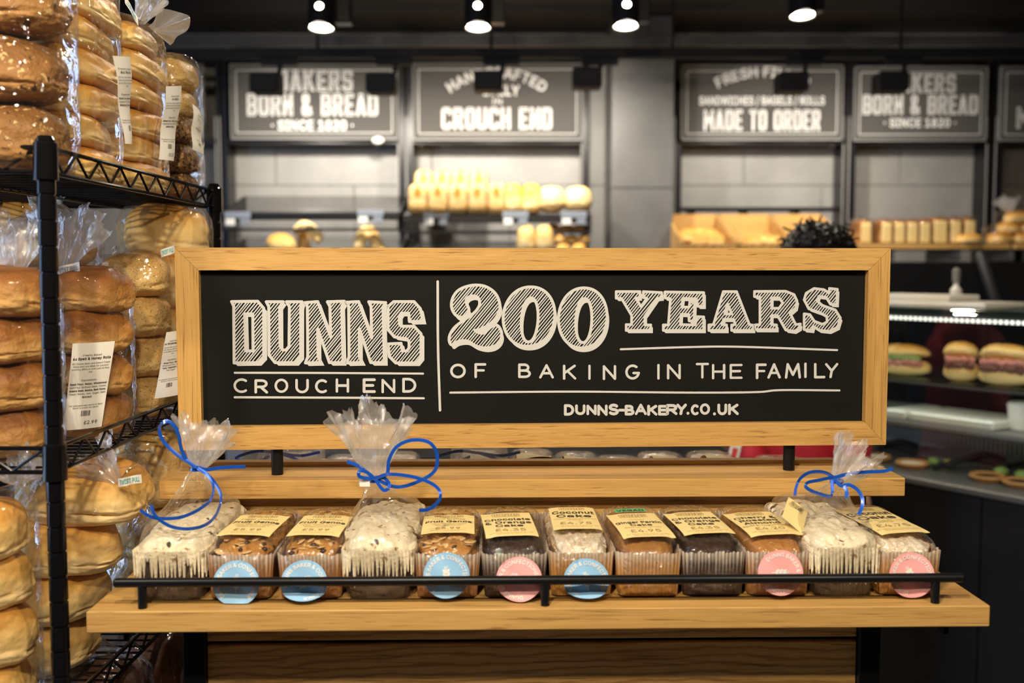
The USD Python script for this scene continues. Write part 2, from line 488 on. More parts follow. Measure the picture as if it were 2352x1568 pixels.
crust('white_crust', [(0, (.87, .64, .29)), (.4, (.82, .53, .18)), (.75, (.72, .38, .08)), (1, (.56, .25, .04))], mottle=22, bump=.3, rough=.45)
crust('bap_crust', [(0, (.87, .66, .32)), (.45, (.83, .56, .20)), (.8, (.74, .41, .10)), (1, (.60, .28, .05))], mottle=26, bump=.35)
crust('spelt_crust', [(0, (.60, .34, .11)), (.45, (.42, .195, .048)), (.8, (.27, .10, .018)), (1, (.20, .07, .012))], mottle=30, bump=.8)
crust('wholemeal_crust', [(0, (.76, .52, .20)), (.5, (.70, .44, .14)), (1, (.54, .30, .08))], speck=[((.24, .12, .035), .58, .66, 330), ((.74, .54, .26), .58, .66, 420)], bump=.9, mottle=40)
crust('malted_crust', [(0, (.38, .19, .058)), (.5, (.27, .125, .034)), (1, (.16, .068, .018))], speck=[((.06, .028, .012), .62, .68, 75), ((.62, .42, .18), .60, .66, 95)], bump=1.0, mottle=30)
crust('seeded_crust', [(0, (.36, .18, .05)), (.5, (.26, .12, .03)), (1, (.17, .07, .018))], speck=[((.035, .018, .008), .52, .58, 150), ((.58, .36, .12), .58, .63, 190)], bump=1.3, mottle=60, scale=130)
crust('dark_crust', [(0, (.20, .08, .025)), (.5, (.13, .05, .016)), (1, (.08, .028, .01))], bump=.5)
crust('sour_crust', [(0, (.82, .57, .25)), (.5, (.76, .48, .17)), (1, (.62, .35, .09))], speck=[((.86, .72, .48), .56, .64, 60)], bump=1.0, mottle=35)
crust('tin_crust', [(0, (.62, .45, .22)), (.4, (.58, .36, .12)), (.7, (.48, .19, .03)), (1, (.42, .13, .015))], mottle=12, bump=.2)
crust('fruit_cake', [(0, (.52, .27, .075)), (.5, (.43, .20, .045)), (1, (.30, .125, .024))], speck=[((.035, .014, .008), .63, .66, 62), ((.74, .52, .24), .64, .67, 75)], bump=1.0, mottle=50)
crust('choc_cake', [(0, (.055, .028, .016)), (1, (.028, .013, .007))], bump=.9, mottle=60)
crust('coconut_cake', [(0, (.80, .70, .56)), (.5, (.72, .58, .42)), (1, (.50, .26, .09))], speck=[((.86, .80, .70), .52, .60, 130)], bump=1.2, mottle=45)
crust('ginger_cake', [(0, (.40, .19, .05)), (1, (.24, .10, .022))], bump=.7, mottle=50)
crust('almond_cake', [(0, (.50, .24, .07)), (1, (.36, .14, .03))], speck=[((.66, .44, .2), .62, .66, 90)], bump=.9, mottle=50)
crust('carrot_cake', [(0, (.16, .065, .022)), (1, (.10, .036, .012))], bump=.9, mottle=50)
crust('icing', [(0, (.86, .75, .54)), (.6, (.82, .71, .51)), (1, (.66, .50, .30))], speck=[((.36, .22, .10), .62, .68, 60), ((.07, .05, .04), .64, .67, 34)], bump=.8, mottle=40, rough=.35)
# greaseproof pleated paper: tone 0 = soaked through and cake-coloured, 1 = dry white
for nm, c in (('brown', (.30, .13, .04)), ('dark', (.05, .028, .02)), ('amber', (.44, .21, .05)), ('pale', (.60, .38, .18))):
    crust('liner_' + nm, [(0, c), (.45, tuple(np.array(c) * .6 + np.array((.32, .28, .24)))), (.8, (.62, .53, .42)), (1, (.74, .67, .57))], bump=.2, mottle=30, rough=.5)
film('cellophane', base=.025, k=.85, haze=.012, bump=.9, scale=30, rough=.055)
film('bread_bag', base=.016, k=.7, haze=.008, bump=.8, scale=16, rough=.055)
film('cloudy_bag', base=.05, k=.8, haze=.22, bump=.7, scale=30, rough=.12, hazec=(.62, .55, .48))
film('fan_film', base=.08, k=.95, haze=.28, bump=.8, scale=55, rough=.07, hazec=(.95, .93, .90))
film('pane_glass', base=.02, k=.55, haze=.0, bump=.0, rough=.02, tint=(.95, .98, .97))
film('green_glass', base=.04, k=.8, haze=.04, bump=.0, rough=.05, tint=(.86, .96, .93), hazec=(.05, .30, .22))

# ------------------------------------------------------------------ the room
XL, XR, YF, YB, CEIL = -2.6, 4.1, -2.6, 5.0, 2.62
structure('floor', rbox(XL - .1, XR + .1, YF - .1, YB + .3, -.12, 0, .002), 'floor_tile', label='dark tiled shop floor')
structure('ceiling', rbox(XL - .1, XR + .1, YF - .1, YB + .3, CEIL, CEIL + .12, .002), 'ceiling_paint', label='black painted shop ceiling')
structure('wall_left', join([rbox(XL - .1, XL, YF, .30, 0, CEIL, .002), rbox(XL - .1, XL, 1.90, YB, 0, CEIL, .002), rbox(XL - .1, XL, .30, 1.90, 0, .6, .002), rbox(XL - .1, XL, .30, 1.90, 2.55, CEIL, .002)]), 'wall_paint', label='dark painted side wall behind the wire rack')
structure('wall_right', rbox(XR, XR + .1, YF, YB, 0, CEIL, .002), 'wall_paint', label='dark painted side wall beyond the glass counter')
structure('wall_front', rbox(XL, XR, YF - .1, YF, 0, CEIL, .002), 'wall_paint', label='dark painted wall behind the camera')
wn = thing('window_1', 'shop window in the left wall that lets in daylight', None, (XL, 1.1, .6), kind='structure')
part('frame', join([rbox(XL - .08, XL - .02, .30, .35, .6, 2.55), rbox(XL - .08, XL - .02, 1.85, 1.90, .6, 2.55), rbox(XL - .08, XL - .02, .35, 1.85, .6, .65), rbox(XL - .08, XL - .02, .35, 1.85, 2.5, 2.55)]), 'black_steel', wn)
part('pane', rbox(XL - .054, XL - .046, .35, 1.85, .65, 2.5, .001), 'pane_glass', wn)

wb = thing('wall_back', 'back wall of large dark stone tiles lit by spotlights', None, (0, YB, 0), kind='structure')
part('backing', rbox(XL, XR, YB + .012, YB + .2, 0, CEIL, .002), 'joint_dark', wb)
rows = [(0.02, .55), (.55, 1.0), (1.0, 1.45), (1.45, 1.9), (1.9, 2.35), (2.35, 2.61)]
for k, (z0, z1) in enumerate(rows):
    x = XL - (.37 if k % 2 else 0.0)
    while x < XR:
        a, b = max(x, XL), min(x + .74, XR)
        if b - a > .05:
            o = rng.uniform(-.0012, .0012)
            part('tile', rbox(a + .0015, b - .0015, YB + o, YB + .012, z0 + .0015, z1 - .0015, .0012), 'tile_stone', wb, smooth=False)
        x += .74
# the tiled pier
pa, pb = at(1404, 400, 4.66), at(1546, 400, 4.66)
pl = thing('pillar', 'dark stone tiled pillar between the wall bays', None, ((pa[0] + pb[0]) / 2, 4.8, 0), kind='structure')
part('core', rbox(pa[0] + .01, pb[0] - .01, 4.67, 4.99, 0, 2.61, .002), 'joint_dark', pl)
for z0, z1 in ((0, .62), (.62, 1.24), (1.24, 1.86), (1.86, 2.48), (2.48, 2.61)):
    part('tile', rbox(pa[0], pb[0], 4.655, 4.99, z0 + .0015, z1 - .0015, .002), 'pier_stone', pl, smooth=False)
# bulkhead strip under the ceiling at the back
z0 = at(600, 112, 4.55)[2]; z1 = at(600, 97, 4.55)[2]
structure('trim_1', rbox(XL, XR, 4.5, 4.6, z0, z1 + .02, .003), 'dark_grey', label='grey ceiling trim running above the wall signs')
lp0, lp1 = at(395, 118, 4.3), at(545, 118, 4.3)
solo('ceiling_batten', rbox(lp0[0] - .3, lp1[0], 4.27, 4.33, lp0[2] - .008, lp0[2] + .012, .002), 'ceiling_light_strip', 'pale batten hung under the ceiling at the left above the bread rack', 'batten')

# ------------------------------------------------------------------ the oak display stand
T = Frame(1.2)
D0 = 1.2
uA, zA = T.uz(197, 1402, D0); uB, zB = T.uz(2275, 1393, D0)
_, zC = T.uz(197, 1453, D0); _, zD = T.uz(2275, 1440, D0)
U0, U1, ZS = uA, uB, (zA + zB) / 2
ZSB = (zC + zD) / 2
D1 = 1.455
a, za = T.uz(364, 1105, D1); b, zb = T.uz(2080, 1097, D1)
V0, V1, ZT = a, b, (za + zb) / 2
_, zc = T.uz(364, 1149, D1); _, zd = T.uz(2080, 1138, D1)
ZTB = (zc + zd) / 2
stand = thing('display_stand', 'two tier oak display stand on black steel legs with a black guard rail', 'display stand', T.w((U0 + U1) / 2, 1.35, 0))
part('shelf_board', T.mesh(rbox(U0, U1, D0, 1.50, ZSB, ZS, .0012)), 'oak_along_x', stand)
part('upper_board', T.mesh(rbox(V0, V1, D1, 1.56, ZTB, ZT, .0012)), 'oak_along_x', stand)
part('back_lip', T.mesh(rbox(V0, V1, 1.5602, 1.582, ZTB, ZT + .007, .001)), 'oak_along_x', stand)
ur, _ = T.uz(1990, 1150, 1.478); ul, _ = T.uz(392, 1150, 1.478)
part('riser_panel', T.mesh(rbox(ul, ur, 1.478, 1.495, ZS + .0002, ZTB - .0002, .001)), 'oak_along_x', stand)
lx0, _ = T.uz(420, 1500, 1.30); lx1, _ = T.uz(470, 1500, 1.30); rx0, _ = T.uz(1974, 1500, 1.30); rx1, _ = T.uz(2023, 1500, 1.30)
part('front_leg', T.mesh(rbox(lx0, lx1, 1.30, 1.33, 0, ZSB, .0015)), 'black_steel', stand)
part('front_leg', T.mesh(rbox(rx0, rx1, 1.30, 1.33, 0, ZSB, .0015)), 'black_steel', stand)
part('rear_leg', T.mesh(rbox(lx0 - .03, lx1 - .03, 1.525, 1.555, 0, ZTB, .0015)), 'black_steel', stand)
part('rear_leg', T.mesh(rbox(rx0 + .03, rx1 + .03, 1.525, 1.555, 0, ZTB, .0015)), 'black_steel', stand)
zg1 = T.uz(1200, 1467, 1.31)[1]; zg0 = T.uz(1200, 1477, 1.31)[1]
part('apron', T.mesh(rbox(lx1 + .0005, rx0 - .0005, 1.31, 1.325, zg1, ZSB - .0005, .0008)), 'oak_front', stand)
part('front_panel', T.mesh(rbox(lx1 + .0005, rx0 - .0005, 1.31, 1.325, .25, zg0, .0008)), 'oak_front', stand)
part('shadow_gap', T.mesh(rbox(lx1 + .001, rx0 - .001, 1.318, 1.3225, zg0 - .002, zg1 + .002, .0003)), 'matt_black', stand)
for px in (290, 2172):
    u, _ = T.uz(px, 1480, 1.235)
    v = np.array([[u - .003, 1.235, ZSB], [u + .003, 1.235, ZSB], [u - .003, 1.235, ZSB - .021], [u + .003, 1.235, ZSB - .021],
                  [u - .003, 1.46, ZSB], [u + .003, 1.46, ZSB], [u - .003, 1.46, ZSB - .012], [u + .003, 1.46, ZSB - .012]])
    part('shelf_bracket', T.mesh(hullpts(v)), 'black_steel', stand)
ra, rza = T.uz(262, 1336, 1.212); rb, rzb = T.uz(2213, 1328, 1.212)
RZ = (rza + rzb) / 2
part('guard_rail', T.mesh(tube([[ra, 1.212, RZ], [ra + .002, 1.212, RZ], [0, 1.212, RZ], [rb - .002, 1.212, RZ], [rb, 1.212, RZ]], [.004, .0056, .0056, .0056, .004], 16)), 'black_steel', stand)
for px in (327, 1252, 2148):
    u, _ = T.uz(px, 1370, 1.212)
    part('rail_post', T.mesh(rod([u, 1.212, ZS], [u, 1.212, RZ], .0052, 14)), 'black_steel', stand)

# the rear half of the stand: a lower shelf on the far side, seen only as a sliver
ZR = ZT - .085
part('rear_shelf', T.mesh(rbox(V0, V1, 1.585, 1.92, ZR - .026, ZR, .0012)), 'oak_along_x', stand)

# ------------------------------------------------------------------ the chalkboard sign
S = Frame(2.6)
SD = 1.492
(uo0, zo1), (uo1, zo2) = S.uz(402, 565, SD), S.uz(2048, 573, SD)
(ub0, zb1), (ub1, zb2) = S.uz(410, 1032, SD), S.uz(2033, 1023, SD)
OU0, OU1, OZ1, OZ0 = (uo0 + ub0) / 2, (uo1 + ub1) / 2, (zo1 + zo2) / 2, (zb1 + zb2) / 2
(ui0, zi1), (ui1, zi2) = S.uz(455.5, 618, SD), S.uz(1997, 623, SD)
(uj0, zj1), (uj1, zj2) = S.uz(463, 977, SD), S.uz(1985, 971, SD)
IU0, IU1, IZ1, IZ0 = (ui0 + uj0) / 2, (ui1 + uj1) / 2, (zi1 + zi2) / 2, (zj1 + zj2) / 2
sign = thing('chalkboard_sign', 'long oak framed chalkboard sign on two black posts above the cakes', 'sign', S.w((OU0 + OU1) / 2, 1.51, ZT))
def member(p):
    g = .0002
    q = np.array([[x, SD, z] for x, z in p] + [[x, SD + .032, z] for x, z in p])
    m = manifold3d.Manifold.hull_points(q)
    return S.mesh(m)
part('frame_rail', member([(OU0, OZ1), (OU1, OZ1), (IU1, IZ1), (IU0, IZ1)]), 'oak_along_x', sign)
part('frame_rail', member([(OU0, OZ0), (OU1, OZ0), (IU1, IZ0), (IU0, IZ0)]), 'oak_along_x', sign)
part('frame_stile', member([(OU0, OZ0 + .0004), (OU0, OZ1 - .0004), (IU0, IZ1 - .0004), (IU0, IZ0 + .0004)]), 'oak_along_z', sign)
part('frame_stile', member([(OU1, OZ0 + .0004), (OU1, OZ1 - .0004), (IU1, IZ1 - .0004), (IU1, IZ0 + .0004)]), 'oak_along_z', sign)
BD = SD + .0125
part('blackboard', S.mesh(rbox(IU0 - .004, IU1 + .004, BD, BD + .012, IZ0 - .004, IZ1 + .004, .0004)), 'blackboard', sign)
for px in (638, 1810):
    u, _ = S.uz(px, 1060, SD + .02)
    P = S.w(u, SD + .016, 0)
    part('post', rod([P[0], P[1], ZT], [P[0], P[1], OZ0 + .002], .0085, 20), 'black_steel', sign)

def bpt(px, py):
    return np.array(S.uz(px, py, BD))
def za_(p):   # positions read in the left half of the board
    return [bpt(400 + .38265 * x, 550 + .38265 * y) for x, y in p]
def zb_(p):
    return [bpt(1200 + .38265 * x, 550 + .38265 * y) for x, y in p]
PX = 1.5 / 2400
def chalk(name, shape, lift=.0004, label=None):
    v, f = tri2(shape)
    part(name, S.w(v[:, 0], np.full(len(v), BD - lift), v[:, 1]) if False else (S.w(v[:, 0], np.full(len(v), BD - lift), v[:, 1]), f), 'chalk_paint', sign, smooth=False, label=label)

def hatched(poly, shade, w=.0021, pitch=.0045, seed=0):
    """A chalk letter: outline, diagonal hatching and a thick shade to the lower right."""
    g = np.random.default_rng(seed)
    x0, y0, x1, y1 = poly.bounds
    lines = []
    c = x0 - (y1 - y0)
    while c < x1 + .01:
        j = g.uniform(-.0004, .0004, 4)
        lines.append(LineString([(c + j[0], y0 + j[1] - .002), (c + (y1 - y0) * .86 + j[2], y1 + j[3] + .002)]).buffer(.00085 + g.uniform(-.00012, .00015)))
        c += pitch * g.uniform(.94, 1.06)
    hatch = unary_union(lines).intersection(poly)
    steps = [affinity.translate(poly, shade[0] * t, shade[1] * t) for t in np.linspace(0, 1, 9)]
    sh = unary_union(steps).difference(poly)
    outline = poly.boundary.buffer(w, join_style=1)
    return unary_union([outline, hatch, sh]).simplify(.00008)

sh1 = np.array(za_([(21, 19)])[0]) - np.array(za_([(0, 0)])[0])
DUNNS = [
    ([(345, 372), (502, 370), (538, 412), (538, 702), (504, 738), (360, 740), (358, 400)], [[(424, 446), (472, 446), (474, 668), (430, 668)]]),
    ([(553, 373), (655, 373), (634, 402), (636, 640), (652, 662), (672, 662), (690, 640), (692, 402), (674, 373), (768, 373), (760, 402), (760, 700), (728, 738), (606, 738), (570, 694), (568, 402)], []),
    ([(785, 378), (862, 372), (940, 585), (935, 402), (920, 373), (1022, 370), (1006, 402), (1014, 738), (932, 738), (862, 535), (864, 702), (882, 738), (788, 740), (802, 704), (800, 402)], []),
    ([(1030, 376), (1108, 372), (1186, 590), (1182, 402), (1168, 373), (1270, 378), (1254, 402), (1262, 738), (1180, 738), (1112, 535), (1112, 702), (1130, 738), (1036, 740), (1050, 704), (1048, 402)], []),
    ([(1284, 402), (1318, 372), (1440, 372), (1478, 414), (1494, 490), (1412, 492), (1408, 442), (1362, 442), (1352, 458), (1352, 505), (1364, 520), (1440, 520), (1482, 565), (1482, 705), (1454, 740), (1330, 740), (1292, 702), (1284, 626), (1362, 622), (1370, 668), (1398, 668), (1410, 650), (1410, 612), (1396, 596), (1322, 584), (1284, 540)], []),
]
for k, (o, h) in enumerate(DUNNS):
    chalk('chalk_letter', hatched(Polygon(za_(o), [za_(x) for x in h]), sh1, seed=k))
two = [(1665, 405), (1672, 350), (1712, 300), (1790, 274), (1868, 281), (1930, 325), (1956, 395), (1943, 450), (1900, 503), (1838, 538), (1806, 546), (1855, 562), (1905, 522), (1942, 516), (1966, 560), (1956, 608), (1920, 640), (1868, 650), (1812, 638), (1758, 608), (1702, 612), (1668, 632), (1652, 612), (1654, 575), (1682, 528), (1738, 484), (1800, 440), (1832, 395), (1828, 355), (1800, 338), (1768, 345), (1752, 368), (1762, 398), (1770, 425), (1750, 456), (1718, 466), (1685, 448)]
sh2 = np.array(za_([(14, 26)])[0]) - np.array(za_([(0, 0)])[0])
chalk('chalk_letter', hatched(Polygon(spline(za_(two), 150, True)).buffer(0), sh2, seed=11))
def ring(cx, cy, rx, ry, tilt, hx, hy, hrx, hry, conv):
    def el(x, y, a, b):
        t = np.linspace(0, 2 * np.pi, 60, endpoint=False)
        X, Y = a * np.sign(np.cos(t)) * abs(np.cos(t)) ** .92, b * np.sin(t)
        return [(x + p + q * tilt, y + q) for p, q in zip(X, Y)]
    return Polygon(conv(el(cx, cy, rx, ry)), [conv(el(hx, hy, hrx, hry))])
chalk('chalk_letter', hatched(ring(2130, 462, 155, 178, -.06, 2134, 482, 50, 132, za_), sh2, seed=12))
chalk('chalk_letter', hatched(ring(362, 470, 146, 180, -.04, 368, 486, 48, 132, zb_), sh2, seed=13))
YEARS = [
    ([(562, 312), (705, 312), (705, 350), (680, 352), (712, 402), (746, 352), (725, 348), (725, 312), (836, 318), (836, 350), (808, 353), (735, 458), (735, 512), (770, 512), (770, 545), (622, 545), (622, 510), (655, 510), (655, 455), (594, 353), (562, 352)], []),
    ([(855, 314), (1088, 318), (1088, 400), (1052, 400), (1044, 356), (962, 352), (956, 405), (1000, 405), (1004, 374), (1034, 374), (1030, 490), (1000, 488), (998, 450), (952, 448), (948, 510), (1036, 512), (1050, 462), (1088, 464), (1088, 545), (845, 545), (845, 512), (875, 512), (888, 355), (855, 350)], []),
    ([(1205, 312), (1285, 312), (1362, 510), (1385, 514), (1385, 545), (1255, 545), (1255, 512), (1277, 510), (1266, 478), (1207, 478), (1198, 510), (1225, 512), (1225, 545), (1118, 545), (1118, 512), (1146, 510)], [[(1230, 385), (1214, 446), (1256, 446)]]),
    ([(1392, 311), (1580, 310), (1630, 330), (1648, 368), (1640, 410), (1605, 440), (1640, 510), (1668, 506), (1664, 530), (1630, 550), (1580, 543), (1530, 455), (1495, 455), (1495, 510), (1525, 512), (1525, 540), (1395, 540), (1395, 512), (1425, 510), (1425, 345), (1392, 342)], [[(1495, 350), (1540, 350), (1562, 380), (1540, 412), (1495, 412)]]),
    ([(1690, 362), (1702, 322), (1750, 293), (1808, 300), (1840, 320), (1842, 293), (1890, 298), (1886, 390), (1848, 388), (1822, 346), (1778, 340), (1768, 368), (1800, 395), (1878, 422), (1908, 470), (1892, 525), (1840, 550), (1780, 544), (1744, 520), (1738, 545), (1690, 540), (1690, 445), (1725, 450), (1752, 490), (1800, 508), (1828, 494), (1826, 462), (1788, 440), (1718, 415)], []),
]
sh3 = np.array(zb_([(13, 17)])[0]) - np.array(zb_([(0, 0)])[0])
for k, (o, h) in enumerate(YEARS):
    chalk('chalk_letter', hatched(Polygon(zb_(o), [zb_(x) for x in h]).buffer(0), sh3, w=.0019, seed=20 + k))

def arc(cx, cy, rx, ry, a0, a1, n=18):
    t = np.radians(np.linspace(a0, a1, n))
    return [(cx + rx * math.cos(x), cy + ry * math.sin(x)) for x in t]
STROKES = {
    'C': [arc(.52, .5, .5, .5, 52, 308)], 'O': [arc(.5, .5, .5, .5, 0, 360, 26)], 'G': [arc(.5, .5, .5, .5, 52, 350) + [(1, .42), (.58, .42)]],
    'R': [[(0, 0), (0, 1), (.55, 1)] + arc(.55, .73, .42, .27, 90, -90, 10) + [(0, .46)], [(.45, .46), (1, 0)]],
    'U': [[(0, 1), (0, .4)] + arc(.5, .42, .5, .42, 180, 360, 14) + [(1, 1)]], 'H': [[(0, 0), (0, 1)], [(1, 0), (1, 1)], [(0, .5), (1, .5)]],
    'E': [[(1, 1), (0, 1), (0, 0), (1, 0)], [(0, .52), (.85, .52)]], 'F': [[(1, 1), (0, 1), (0, 0)], [(0, .52), (.85, .52)]], 'N': [[(0, 0), (0, 1), (1, 0), (1, 1)]],
    'D': [[(0, 0), (0, 1), (.4, 1)] + arc(.4, .5, .6, .5, 90, -90, 14) + [(0, 0)]],
    'B': [[(0, 0), (0, 1), (.5, 1)] + arc(.5, .76, .36, .24, 90, -90, 9) + [(0, .52), (.55, .52)] + arc(.55, .26, .45, .26, 90, -90, 9) + [(0, 0)]],
    'A': [[(0, 0), (.5, 1), (1, 0)], [(.2, .34), (.8, .34)]], 'K': [[(0, 0), (0, 1)], [(.95, 1), (0, .42)], [(.3, .6), (1, 0)]], 'I': [[(.5, 0), (.5, 1)]],
    'T': [[(0, 1), (1, 1)], [(.5, 1), (.5, 0)]], 'M': [[(0, 0), (.12, 1), (.5, .2), (.88, 1), (1, 0)]], 'L': [[(0, 1), (0, 0), (1, 0)]], 'Y': [[(0, 1), (.5, .48)], [(1, 1), (.5, .48), (.4, 0)]],
    'S': [arc(.5, .75, .42, .25, 30, 270, 12) + arc(.5, .25, .45, .25, 90, -150, 12)], '-': [[(0, .5), (1, .5)]], '.': [[(.5, .05), (.5, .06)]],
}
def word(items, conv, y0, y1, w, seed):
    """Chalk capitals: (letter, left, right) with the cap line y0 and the base line y1 of the reading."""
    g = np.random.default_rng(seed)
    for ch, l, r_ in items:
        e = g.uniform(-3, 3, 2)
        parts = []
        for st in STROKES[ch]:
            parts.append(LineString(conv([(l + x * (r_ - l), y1 + e[0] - y * (y1 - y0 + e[1])) for x, y in st])).buffer(w * g.uniform(.93, 1.08)))
        chalk('chalk_letter', unary_union(parts).simplify(.00006))
def shift(conv, f):
    return lambda p: conv([(x, y + f(x)) for x, y in p])
word([('C', 362, 445), ('R', 490, 556), ('O', 610, 678), ('U', 735, 801), ('C', 852, 922), ('H', 977, 1043), ('E', 1140, 1202), ('N', 1252, 1320), ('D', 1377, 1446)], za_, 842, 913, .0019, 1)
word([('O', 1664, 1743), ('F', 1810, 1866), ('B', 2072, 2134), ('A', 2198, 2272)], za_, 752, 826, .0018, 2)
word([('K', 250, 316), ('I', 398, 406), ('N', 489, 555), ('G', 624, 698), ('I', 812, 820), ('N', 874, 943), ('T', 1047, 1112), ('H', 1144, 1210), ('E', 1250, 1314)], shift(zb_, lambda x: 4 - x * .008), 757, 834, .0018, 3)
word([('F', 1408, 1458), ('A', 1477, 1543), ('M', 1582, 1664), ('I', 1694, 1702), ('L', 1757, 1810), ('Y', 1823, 1888)], shift(zb_, lambda x: (1640 - x) * .012), 746, 824, .0018, 4)
word([('D', 257, 302), ('U', 324, 370), ('N', 392, 437), ('N', 457, 503), ('S', 522, 572), ('-', 582, 608), ('B', 622, 664), ('A', 682, 738), ('K', 757, 802), ('E', 822, 864), ('R', 870, 922), ('Y', 932, 978), ('.', 985, 1001), ('C', 1017, 1056), ('O', 1072, 1118), ('.', 1144, 1160), ('U', 1178, 1220), ('K', 1242, 1290)], zb_, 996, 1046, .00205, 5)
def rule(pts, conv, w):
    chalk('chalk_line', LineString(spline(conv(pts), 30)).buffer(w))
rule([(364, 799), (870, 800), (1494, 804)], za_, .0015)
rule([(364, 946), (900, 948), (1498, 952)], za_, .0016)
rule([(1582, 252), (1584, 640), (1596, 1024)], za_, .0018)
rule([(590, 658), (1000, 645), (1300, 643), (1888, 663)], zb_, .0015)
rule([(-433, 918), (300, 912), (1000, 918), (1400, 915), (1550, 903), (1902, 905)], zb_, .0015)

# lamps over the counter: four black cylinders that hang from the ceiling
def ceiling_lamp(px, py, label, Y=3.4):
    c = at(px, py, Y)
    t = thing('ceiling_spotlight', label, 'spotlight', (c[0], c[1], CEIL), group='cylinder spotlights in the row below the ceiling')
    R = .043
    prof = [(R * .8, .0), (R, .004), (R, .0), (R, .30), (R * .92, .305), (0.0001, .306)]
    tilt = trimesh.transformations.rotation_matrix(math.radians(-9), [1, 0, 0])[:3, :3]
    body, f = lathe([(R * .86, .012), (R * .9, 0), (R, .001), (R, CEIL - c[2] - .03), (R * .9, CEIL - c[2] - .028), (.0001, CEIL - c[2] - .028)], 28)
    part('lamp_body', (body @ tilt.T + c, f), 'black_steel', t)
    lens, f = lathe([(.0001, .006), (R * .88, .004)], 28)
    part('lens', (lens @ tilt.T + c, f[:, ::-1]), 'lamp_lens', t)
    g = lathe([(.0001, 0), (.011, 0.0005), (.012, -.001)], 16)[0]
    g = np.stack([g[:, 0], -g[:, 2] - R * .99, g[:, 1] + at(px, py - 42, Y)[2] - c[2]], 1)
    part('vent', (g @ tilt.T + c, lathe([(.0001, 0), (.011, 0.0005), (.012, -.001)], 16)[1]), 'lamp_spark', t)
    part('driver_box', rbox(c[0] + .035, c[0] + .085, c[1] + .045, c[1] + .10, c[2] + .03, CEIL - .004, .003), 'black_steel', t)
    part('stem', rod([c[0], c[1], CEIL - .06], [c[0], c[1], CEIL], .012), 'black_steel', t)
    return c
lamps = [ceiling_lamp(738, 66, 'black cylinder spotlight nearest the bread rack, above the first wall sign'), ceiling_lamp(1098, 65, 'black cylinder spotlight above the wall sign that says handcrafted'),
         ceiling_lamp(1437, 62, 'black cylinder spotlight above the tiled pillar'), ceiling_lamp(1843, 38, 'black cylinder spotlight above the wall sign that says made to order')]
for k, c in enumerate(lamps):
    spot(f'/World/spotlight_beam_{k}', (c[0], c[1] - .02, c[2] - .02), (c[0] * .9 + .1, c[1] - .9, 0), 26, .04, 40)

# track with heads that light the wall
zt = at(1200, 122, 4.1)[2]
solo('lighting_track', join([rbox(-1.6, 3.2, 4.08, 4.12, zt - .02, zt + .018, .003)] + [rod([x, 4.1, zt + .01], [x, 4.1, CEIL], .006) for x in (-.75, -.08, .62, 1.5, 2.4)]), 'matt_black', 'long black lighting track hanging across the shop in front of the wall signs', 'track')
def head(px, py, label, aim, w=.112, power=70):
    c = at(px, py, 4.1)
    t = thing('track_spotlight', label, 'spotlight', (c[0], c[1], zt - .02), group='black spotlight heads on the track')
    part('lamp_head', rbox(c[0] - w / 2, c[0] + w / 2, c[1] - .05, c[1] + .06, c[2] - .038, c[2] + .036, .006), 'matt_black', t)
    part('arm', rod([c[0] + w * .42, c[1], c[2] + .02], [c[0] + w * .42 + .012, c[1], zt - .018], .009), 'matt_black', t)
    part('adaptor', rbox(c[0] - .02, c[0] + .12, c[1] - .017, c[1] + .017, zt - .045, zt - .0205, .002), 'matt_black', t)
    part('lens', rbox(c[0] - w * .4, c[0] + w * .4, c[1] + .0605, c[1] + .063, c[2] - .03, c[2] + .03, .001), 'lamp_lens', t)
    spot(f'/World/track_beam_{px}', (c[0], c[1] + .10, c[2] - .0), aim, power, .03, 66, NEUT, 1.0)
HEADS = [(612, 193, 'black track spotlight in front of the first letter of the leftmost bakers sign', (-1.05, 5, 1.62)), (876, 193, 'black track spotlight at the right edge of the leftmost bakers sign', (-.62, 5, 1.62)),
         (1122, 188, 'black track spotlight in front of the sign that says handcrafted', (-.10, 5, 1.62)), (1348, 180, 'black track spotlight just left of the tiled pillar', (.42, 5, 1.62)),
         (1818, 190, 'black track spotlight in front of the made to order sign', (1.25, 5, 1.62)), (2045, 190, 'black track spotlight in front of the rightmost bakers sign', (2.0, 5, 1.66))]
for px, py, lb, aim in HEADS:
    head(px, py, lb, aim, power=(44 if px < 1300 else 42 if px < 2000 else 24))

# the shop's own lamps over the customer side, out of frame, of the same kind
for k, (x, y, tx, ty, tz, pw) in enumerate([(-.95, .30, -.55, 1.45, 1.3, 44), (-.15, .30, -.1, 1.42, 1.15, 44), (.75, .30, .55, 1.42, 1.15, 44), (-.30, -.1, -.62, 1.5, 1.5, 60), (-.35, 2.45, -.2, 1.7, 1.1, 16), (.45, 2.45, .35, 1.7, 1.1, 16)]):
    spot(f'/World/customer_side_beam_{k}', (x, y, 2.30), (tx, ty, tz), pw, .035, 55, WARM)

# ------------------------------------------------------------------ loaf cakes on the lower shelf
CW, CL, CH = .0745, .212, .058        # liner width, length, height
CP = 4.0

